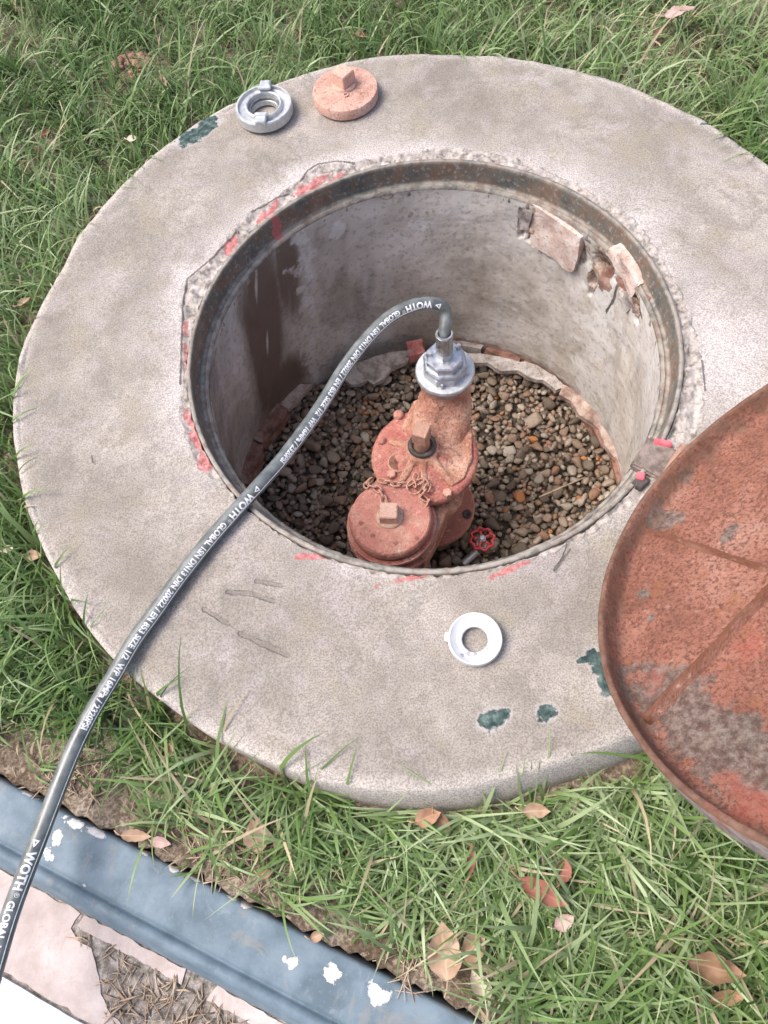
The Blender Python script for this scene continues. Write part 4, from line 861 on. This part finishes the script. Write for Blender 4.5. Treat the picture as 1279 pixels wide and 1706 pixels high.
K0 = -1.6; K1 = 2.6; nk = 1700; sK = np.linspace(K0, K1, nk)
kp = [(0, -.14), (0, -.052), (.0015, -.047), (.004, -.0455), (.012, -.045), (.030, -.0448), (.050, -.045), (.0640, -.0455), (.0655, -.0485), (.0675, -.0485), (.069, -.0455), (.072, -.0425), (.077, -.0415), (.082, -.043), (.085, -.048), (.090, -.058), (.094, -.066), (.0965, -.070), (.097, -.14)]
sub = []
for (a, za), (b, zb) in zip(kp, kp[1:]):
    nn_ = max(1, int((b-a)/.004)); sub += [(a+(b-a)*i/nn_, za+(zb-za)*i/nn_) for i in range(nn_)]
sub.append(kp[-1]); kp = np.array(sub); SK, KI = np.meshgrid(sK, np.arange(len(kp))); OS = kp[KI, 0]; ZK = kp[KI, 1]
OS = OS+np.where((OS < .002), .0015*fbm(SK, 0*SK, 0, 20, 4), 0); KX_ = KA[0]+KD[0]*SK+KN[0]*OS; KY_ = KA[1]+KD[1]*SK+KN[1]*OS; ZK = ZK+.0009*fbm(KX_, KY_, 0, 25, 3)
me = mesh_np('kerb', np.stack([KX_, KY_, ZK], -1).reshape(-1, 3), grid_faces(len(kp), nk, False))
chips = blobs([(45,1322,.018,.004,-34),(75,1332,.012,.004,-34),(125,1374,.024,.007,-34),(160,1388,.020,.0055,-34),(94,1398,.010,.012,20),(80,1424,.008,.014,20),(290,1446,.012,.005,-34),(318,1460,.012,.005,-34),(388,1495,.010,.006,-34),(408,1507,.010,.006,-34),(487,1605,.010,.008,0),(474,1596,.004,.004,0),(555,1620,.012,.014,20),(625,1645,.013,.012,-30),(636,1660,.014,.010,20),(778,1668,.014,.008,0),(18,1290,.012,.006,-34),(240,1422,.012,.003,-34),(680,1640,.01,.004,-34),(140,1475,.003,.0025,0),(598,1598,.004,.003,0),(70,1398,.004,.005,0)], KX_, KY_, -.045)
fattr(me, 'chip', chips.ravel()+.3)
link('blue_kerb', me, M_kerb, label='low blue painted kerb with chipped edges between grass and paving', cat='kerb')
n = NT('gritty_litter'); M_lit = n.fin(n.ramp(n.noise(70, 6, .7), [(.36, (.10, .085, .07)), (.5, (.27, .24, .21)), (.62, (.45, .40, .37))]), .95, n.bump(n.noise(110, 6, .75), 1, .005), spec=.2)
n = NT('pinkish_paving'); f = n.noise(18, 5, .6); M_pav = n.fin(n.mix(n.ss(n.noise(11, 6, .75, dist=1.5), .5, .62, 0, .5), n.mix(n.ss(n.noise(220, 4, .7), .55, .68, 0, .3), n.ramp(f, [(.35, (.36, .30, .275)), (.52, (.46, .39, .37)), (.7, (.54, .48, .455))]), (.33, .27, .25)), (.37, .30, .265)), .85, n.bump(n.noise(160, 4, .7), .5, .0015), spec=.3)
M_pavw = m_simple('white_paving', (.50, .49, .51), (.58, .57, .60), 25, .6, .0008)
PZ_ = -.0745
def kpt(s_, o_): return (KA[0]+KD[0]*s_+KN[0]*o_, KA[1]+KD[1]*s_+KN[1]*o_)
bm = bmesh.new(); vs = [bm.verts.new((*kpt(a, b), PZ_)) for a, b in ((-8, .095), (12, .095), (12, 8), (-8, 8))]; bm.faces.new(vs)
pave = bm_obj('pavement', bm, M_lit, None, False, kind='structure')
def so(px, py, z=-.074):
    p = at(px, py, z); d = p[:2]-KA; return d@KD, d@KN
def tile(pts, mat, z=-.074, name='paving_slab', jag=.0015, **k):
    out = []
    for a, b in zip(pts, pts[1:]+pts[:1]):
        L = math.dist(a, b); m_ = max(1, int(min(L, .8)/.008))
        for i in range(m_):
            t = i/m_; x = a[0]+(b[0]-a[0])*t; y = a[1]+(b[1]-a[1])*t; out.append((x+jag*random.uniform(-1, 1), y+jag*random.uniform(-1, 1)))
    bm = bmesh.new(); bm_prism(bm, [kpt(*q) for q in out], z-.02, z)
    return bm_obj(name, bm, mat, pave, False, **k)
E0 = .0985; E1 = so(289, 1631)[1]; s1 = so(300, 1640)[0]; s2 = so(352, 1664)[0]
sA = so(130, 1545)[0]
tile([(sA, E0), (s1, E0), (s1+.003, E1), (sA, E1)], M_pav, -.0722)
tile([(s2, E0), (s2+.30, E0), (s2+.30, E1+.002), (s2-.004, E1+.002)], M_pav, -.0722)
for k in range(3): tile([(s2+.31+k*.31, E0), (s2+.61+k*.31, E0), (s2+.61+k*.31, E1), (s2+.31+k*.31, E1)], M_pav, -.0722)
c1 = [so(*q) for q in ((118,1548),(128,1565),(150,1580),(160,1604),(166,1640),(172,1668),(195,1700),(240,1740))]
wl0, wl1 = so(0, 1636), so(175, 1712); bnd = (wl0[1]+wl1[1])/2
tile([(-.9, E0), (sA-.006, E0)]+[q for q in c1 if q[1] < bnd-.003]+[(so(200,1700)[0]+.03, bnd-.004), (-.9, bnd-.004)], M_pav, -.073, jag=.002, label='broken pinkish paving slab')
tile([(-.9, bnd), (so(200, 1720)[0]+.25, bnd), (so(200, 1720)[0]+.25, bnd+.4), (-.9, bnd+.4)], M_pavw, -.070, jag=.0006, label='whiter paving slab at the outer corner')
x0 = so(200, 1720)[0]+.27
for k in range(4): tile([(x0+k*.41, bnd), (x0+.4+k*.41, bnd), (x0+.4+k*.41, bnd+.4), (x0+k*.41, bnd+.4)], M_pavw, -.073, jag=.0008)
for j in range(3):
    for k in range(7): tile([(-1.6+k*.41, bnd+.41+j*.41), (-1.2+k*.41, bnd+.41+j*.41), (-1.2+k*.41, bnd+.8+j*.41), (-1.6+k*.41, bnd+.8+j*.41)], M_pavw, -.073, jag=.0008)

# ================================================================== GRASS
M_gr = NT('grass_blade'); n = M_gr
col = n.attc('col'); tr_ = n.t.nodes.new('ShaderNodeBsdfTranslucent'); n.set(tr_.inputs[0], col); mx_ = n.t.nodes.new('ShaderNodeMixShader'); mx_.inputs[0].default_value = .25
n.fin(col, .42, spec=.5); n.t.links.new(n.b.outputs[0], mx_.inputs[1]); n.t.links.new(tr_.outputs[0], mx_.inputs[2]); n.t.links.new(mx_.outputs[0], n.out.inputs[0]); M_gr = n.m
BARE = [(222,115,.085,.065),(85,235,.05,.05),(60,250,.04,.05),(80,290,.03,.04),(1110,75,.07,.05),(1010,90,.06,.03),(1230,120,.0,.0),(10,1250,.12,.06),(110,1280,.10,.065),(200,1340,.09,.05),(300,1420,.09,.04),(400,1480,.08,.035),(415,1390,.05,.075),(400,1320,.05,.04),(380,1290,.04,.03),(690,1620,.07,.05),(745,1600,.06,.07),(800,1610,.05,.06),(600,1590,.06,.03),(1180,1600,.07,.05),(910,1480,.03,.025),(10,40,.07,.08),(30,500,.03,.02),(250,1310,.05,.03),(180,1240,.04,.03),(1060,1265,.03,.02)]
BW = [(at(x_, y_, -.04)[0], at(x_, y_, -.04)[1], a+1e-4, b+1e-4) for x_, y_, a, b in BARE]
def density(x, y):
    d = np.ones_like(x)
    for bx, by, a, b in BW: d = np.minimum(d, np.clip(((x-bx)/a)**2+((y-by)/b)**2, .02, 1))
    return d
def blades(n_t, xr, yr, per, seed, in_view=True, hs=1.0):
    r = np.random.default_rng(seed); x = r.uniform(*xr, n_t); y = r.uniform(*yr, n_t)
    ins, dist = slab_inside(x, y, .002); ok = ~ins & (kerb_s(x, y) < -.006) & (r.random(n_t) < density(x, y))
    ok &= (np.clip(-kerb_s(x, y)/.07, 0, 1)+.25 > r.random(n_t))
    x, y, dist = x[ok], y[ok], dist[ok]; m_ = len(x)
    # clump-level properties
    lean = r.uniform(0, 2*pi, m_)+1.2*fbm(x, y, 0, 4, 2); cH = r.uniform(.7, 1.25, m_)*(1+.5*fbm(x, y, 5, 5, 2)); cD = r.random(m_)
    rep = lambda a: np.repeat(a, per); N_ = m_*per
    bx = rep(x)+r.normal(0, .008, N_); by = rep(y)+r.normal(0, .008, N_); ins2, d2 = slab_inside(bx, by, .0); bad = ins2 | (kerb_s(bx, by) > -.003)
    keep_ = ~bad; bx, by = bx[keep_], by[keep_]; idx = np.repeat(np.arange(m_), per)[keep_]; N_ = len(bx); _, d2 = slab_inside(bx, by)
    az = lean[idx]+r.normal(0, 1.1, N_); L = np.clip(r.gamma(6, .0115, N_), .03, .15)*cH[idx]*hs; W = r.uniform(.0008, .0022, N_)*(.8+L*5)*np.where(by > .8, .8, 1.)
    # near the slab lean away or along it more often than over it
    out = np.arctan2(by-CY, bx-CX); toward = np.cos(az-out) < -.15; az = np.where(toward & (d2 < .09) & (r.random(N_) < .86), az+pi, az)
    kn = math.atan2(KN[1], KN[0]); tk = (np.cos(az-kn) > .3) & (kerb_s(bx, by) > -.10) & (r.random(N_) < .75); az = np.where(tk, az+pi, az)
    bend = r.uniform(.35, 1.0, N_)*1.55; el0 = r.uniform(.75, 1.45, N_); SEG = 5; pts_ = []; px_, py_, pz_ = bx.copy(), by.copy(), soil_height(bx, by)-.004
    curl = r.normal(0, .35, N_); side = az+pi/2; V_ = np.zeros((N_, SEG*2+1, 3))
    for s_ in range(SEG+1):
        t = s_/SEG; wd = W*(1-t**2.2)*(1 if s_ else .8)
        if s_ < SEG:
            V_[:, 2*s_, 0] = px_-np.cos(side)*wd; V_[:, 2*s_, 1] = py_-np.sin(side)*wd; V_[:, 2*s_, 2] = pz_-wd*.3
            V_[:, 2*s_+1, 0] = px_+np.cos(side)*wd; V_[:, 2*s_+1, 1] = py_+np.sin(side)*wd; V_[:, 2*s_+1, 2] = pz_+wd*.3
        else: V_[:, 2*SEG, 0] = px_; V_[:, 2*SEG, 1] = py_; V_[:, 2*SEG, 2] = pz_
        el = el0-bend*(t+.1)**1.2*1.3; a2 = az+curl*t; st_ = L/SEG
        px_ = px_+np.cos(el)*np.cos(a2)*st_; py_ = py_+np.cos(el)*np.sin(a2)*st_; pz_ = pz_+np.sin(el)*st_; pz_ = np.maximum(pz_, soil_height(px_, py_)+.004)
        ii, dd_ = slab_inside(px_, py_, .004, False); pz_ = np.where(ii & (pz_ < .003), .003+.001*r.random(N_), pz_)
        ik = kerb_s(px_, py_); pz_ = np.where((ik > -.002) & (ik < .1), np.maximum(pz_, -.041), pz_)
    k = np.arange(N_)[:, None]*(2*SEG+1); q = np.array([[2*i, 2*i+1, 2*i+3] for i in range(SEG-1)]+[[2*i, 2*i+3, 2*i+2] for i in range(SEG-1)]+[[2*SEG-2, 2*SEG-1, 2*SEG]])
    Fc_ = (k[:, :, None]+q[None]).reshape(-1, 3)
    h = r.random(N_)*.55+cD[idx]*.45; h = np.clip(h+.5*fbm(bx, by, 9, 3, 2), 0, 1)
    A = np.array([.048, .105, .020]); B = np.array([.150, .245, .068]); Cc = np.array([.34, .42, .22]); Dr = np.array([.46, .38, .24])
    c_ = np.where(h[:, None] < .5, A+(B-A)*(h[:, None]*2), B+(Cc-B)*(h[:, None]*2-1))
    dens = density(bx, by); dry = r.random(N_) < np.clip(.028+.26*(1-dens)+.10*(by > 1.2)*(bx > .45), 0, .9); c_ = np.where(dry[:, None], Dr*r.uniform(.7, 1.15, (N_, 1)), c_)
    tt = np.array([i//2/SEG for i in range(2*SEG)]+[1.]); cc = c_[:, None]*(1-.0*tt[None, :, None])+(np.array([.30, .28, .17])-c_[:, None])*(.45*np.clip(.25-tt, 0, 1)/.25)[None, :, None]
    yt = (r.random(N_) < .25)[:, None, None]*np.clip(tt-.75, 0, 1)[None, :, None]*2.4; cc = cc+(np.array([.36, .32, .16])-cc)*yt
    cols = np.concatenate([cc, np.ones((N_, 2*SEG+1, 1))], -1).reshape(-1, 4)
    return V_.reshape(-1, 3), Fc_, cols
def add_grass(sets, label):
    VV_, FF_, CC_ = [], [], []; o_ = 0
    for s_ in sets:
        v, f, c_ = blades(*s_); VV_.append(v); FF_.append(f+o_); CC_.append(c_); o_ += len(v)
    me = mesh_np('lawn', np.concatenate(VV_), np.concatenate(FF_)); fattr(me, 'col', np.concatenate(CC_), 'FLOAT_COLOR'); return link('grass', me, M_gr, None, True, label=label, cat='grass', kind='stuff')
add_grass([(12500, (-.85, 1.2), (-.45, 2.2), 8, 21), (1500, (.0, .75), (-.45, .28), 9, 22, True, 1.15), (1500, (-.75, .1), (-.3, .6), 9, 25, True, 1.05), (2600, (-2.2, 2.6), (-1.6, 3.2), 6, 23)], 'long green lawn grass growing round the concrete slab')

# ================================================================== LEAVES AND LITTER
def m_leaf(name, a, b):
    n = NT(name); uvn = n.noise(40, 4); c_ = n.ramp(uvn, [(.35, a), (.65, b)]); c_ = n.mix(n.ss(n.attr('vein'), 0, .12, .45, 0), c_, tuple(min(1, q*1.35) for q in b)); return n.fin(c_, .65, n.bump(n.noise(120, 3), .5, .001), spec=.35)
ML_ = {'tan': m_leaf('tan_leaf', (.30, .19, .12), (.46, .32, .225)), 'pink': m_leaf('pinkish_leaf', (.42, .27, .24), (.52, .36, .32)), 'red': m_leaf('red_brown_leaf', (.24, .09, .06), (.36, .15, .11)), 'brown': m_leaf('brown_leaf', (.18, .10, .06), (.32, .20, .12)), 'orange': m_leaf('orange_leaf', (.28, .15, .085), (.42, .25, .155)), 'pale': m_leaf('pale_leaf', (.5, .42, .32), (.6, .5, .4))}
def leaf(px, py, L, W, ang, kind, label, z=-.012, curl=.5, tilt=(0, 0)):
    c_ = at(px, py, z); NU, NV = 15, 7; V_ = []; ve = []
    for i in range(NU):
        t = i/(NU-1); w_ = W/2*max(.02, (sin(pi*min(1, t*1.02)**.85))**.8)*(1+.10*random.uniform(-1, 1))
        for j in range(NV):
            s_ = j/(NV-1)*2-1; x_ = (t-.5)*L; y_ = s_*w_; z_ = curl*(s_*s_)*w_*.9+curl*.35*L*((t-.5)**2)*2-.1*curl*L*abs(s_)*sin(t*9)*.3
            V_.append((x_, y_, z_)); ve.append(abs(s_))
    V_ = np.array(V_); V_[:, 2] += .32*W*fbm(V_[:, 0]+px*.01, V_[:, 1], 0, 55, 3); V_[:, 1] += .12*W*fbm(V_[:, 0]+px*.01, V_[:, 1], 4, 60, 3)
    Fc_ = grid_faces(NU, NV, False); me = mesh_np('leaf', np.concatenate([V_, V_-[0, 0, .0007]]), np.concatenate([Fc_, Fc_[:, ::-1]+len(V_)])); fattr(me, 'vein', np.concatenate([ve, ve]))
    o = link('fallen_leaf', me, ML_[kind], None, True, label=label, cat='leaf', group='fallen leaves on the lawn'); o.location = c_; o.rotation_euler = (tilt[0], tilt[1], rad(ang)); 
    st = bmesh.new(); bm_tube(st, [(-L*.48, 0, curl*.35*L*.45), (-L*.62, .002, curl*.35*L*.45), (-L*.75, .006, curl*.2*L)], [.0009, .0008, .0006], 6); s_ = bm_obj('stalk', st, ML_[kind], None, True); s_.parent = o
for a in [
    (1131,20,.062,.030,5,'pink','smooth pinkish leaf at the top right of the lawn',-.005,.2),
    (740,1583,.062,.038,85,'tan','large tan leaf standing by the kerb among the bottom grass',-.02,.35),
    (790,1575,.040,.026,40,'tan','crumpled tan leaf touching the large tan one',-.02,.9),
    (800,1640,.035,.02,110,'pale','shrivelled pale leaf end below the crumpled tan leaf',-.03,.9),
    (425,1392,.044,.030,95,'tan','wedge shaped tan leaf on bare soil under the slab edge',-.03,.2),
    (228,1393,.040,.015,-12,'tan','narrow tan leaf at the kerb edge right of the hose',-.035,.5),
    (268,1404,.028,.013,-20,'pink','short pinkish leaf scrap at the kerb edge',-.038,.5),
    (905,1487,.060,.024,-38,'red','long red brown leaf half hidden in the lower lawn',.0,.6),
    (938,1450,.030,.018,60,'red','small curled red leaf above the long red brown one',.0,1.0),
    (940,1536,.026,.018,20,'pink','small rosy leaf below the long red brown one',.0,.4),
    (1190,1612,.062,.030,-20,'brown','dark brown curled leaf near the lower right corner',-.005,.8),
    (1210,1662,.044,.016,-5,'orange','orange brown leaf strip under the dark curled leaf',-.01,.6),
    (713,1362,.034,.022,10,'orange','orange brown leaf just below the slab rim',-.015,.5),
    (893,1352,.034,.020,-10,'tan','golden tan leaf in the grass under the slab at right',-.015,.6),
    (736,1368,.026,.016,-50,'brown','brown curled scrap beside the orange leaf below the rim',-.02,.9),
    (282,1247,.020,.014,60,'orange','little orange leaf in the grass right of the hose',-.01,.4),
    (55,927,.026,.018,-10,'tan','tan leaf at the far left edge beside the slab',-.02,.5),
    (40,503,.026,.014,35,'tan','small tan leaf left of the slab, higher up the edge',-.02,.5),
    (220,231,.020,.015,0,'pale','small pale oval leaf in the grass above left of the slab',-.005,.2),
    (77,222,.022,.016,50,'red','tiny red brown leaf in the thin grass at the upper left',-.02,.5),
    (272,135,.040,.011,-75,'tan','upright tan blade shaped leaf beside the soil mound',.0,.6),
    (443,1455,.018,.012,0,'orange','tiny orange leaf fragment on soil near the kerb',-.03,.6),
    (15,915,.018,.012,20,'pale','pale leaf chip at the left border',-.02,.5),
    (1095,55,.026,.016,30,'brown','brown leaf on the dry patch at the upper right',-.02,.7),
    (600,60,.024,.016,-30,'brown','brown leaf deep in the grass beyond the spare cap',-.015,.7),
    (785,1430,.034,.010,75,'red','thin red leaf sliver in the grass below the slab',-.005,.7),
    (528,1560,.018,.012,10,'tan','crumb of tan leaf at the kerb under the grass',-.03,.7)]: leaf(*a)
# clods on the soil mound
M_clod = m_simple('red_clay', (.22, .12, .08), (.38, .23, .16), 60, .95, .003)
VS, FS = [], []; off = 0
for k in range(150):
    v, f = LV[k % 8]; r = random.uniform(.003, .011); a = random.uniform(0, 6.3); q = math.sqrt(random.random()); x_, y_ = mx+.062*q*cos(a), my+.045*q*sin(a)
    VS.append(v*r+np.array([x_, y_, -.052+.034*(1-q*q)+.004])); FS.append(f+off); off += len(v)
link('clay_clods', mesh_np('clay_clods', np.concatenate(VS), np.concatenate(FS)), M_clod, None, True, label='crumbly reddish clay heap in the grass at upper left', cat='soil', kind='stuff')
# straw and twigs in the broken paving and on the bare soil
M_straw = m_simple('dry_straw', (.28, .20, .14), (.48, .37, .27), 40, .8)
bm = bmesh.new()
def straw(x_, y_, z_, L, r_=.0009):
    a = random.uniform(0, 6.3); P_ = [(x_-L/2*cos(a), y_-L/2*sin(a), z_), (x_+random.uniform(-.2, .2)*L*.5, y_+random.uniform(-.2, .2)*L*.5, z_+random.uniform(0, .006)), (x_+L/2*cos(a), y_+L/2*sin(a), z_+random.uniform(-.001, .005))]; bm_tube(bm, P_, [r_, r_, r_*.5], 4)
for _ in range(260):
    px = random.uniform(120, 400); py = random.uniform(1560, 1730)
    s_, o_ = so(px, py)
    if o_ < E1+.002 or (px < 175 and py > 1570): continue
    straw(*at(px, py, -.073)[:2], -.0735, random.uniform(.006, .035), random.uniform(.0005, .0014))
for px, py, sx_, sy_, nn_ in ((130,1290,60,30,60),(420,1430,80,60,70),(1110,90,60,40,60),(700,1600,60,40,50),(1180,1590,60,40,40),(80,270,50,60,40),(330,1420,60,30,30),(230,120,60,30,30),(150,1480,40,30,5)):
    for _ in range(nn_):
        p = at(random.gauss(px, sx_*.6), random.gauss(py, sy_*.6), -.04)
        if slab_inside(p[0], p[1], .01)[0] or kerb_s(p[0], p[1]) > 0: continue
        straw(p[0], p[1], soil_height(p[0], p[1])+.004, random.uniform(.01, .06))
bm_obj('straw_litter', bm, M_straw, None, True, label='dry straw and twigs scattered over bare soil and broken paving', cat='straw', kind='stuff')
# one thin fallen stick on the gravel
bm = bmesh.new(); P_ = [at(898,828,-.478), at(935,812,-.476), at(975,795,-.474)]; bm_tube(bm, P_, .0016, 6); tag(bm_obj('twig', bm, M_straw, None, True), 'thin twig lying on the gravel at the right', 'twig')
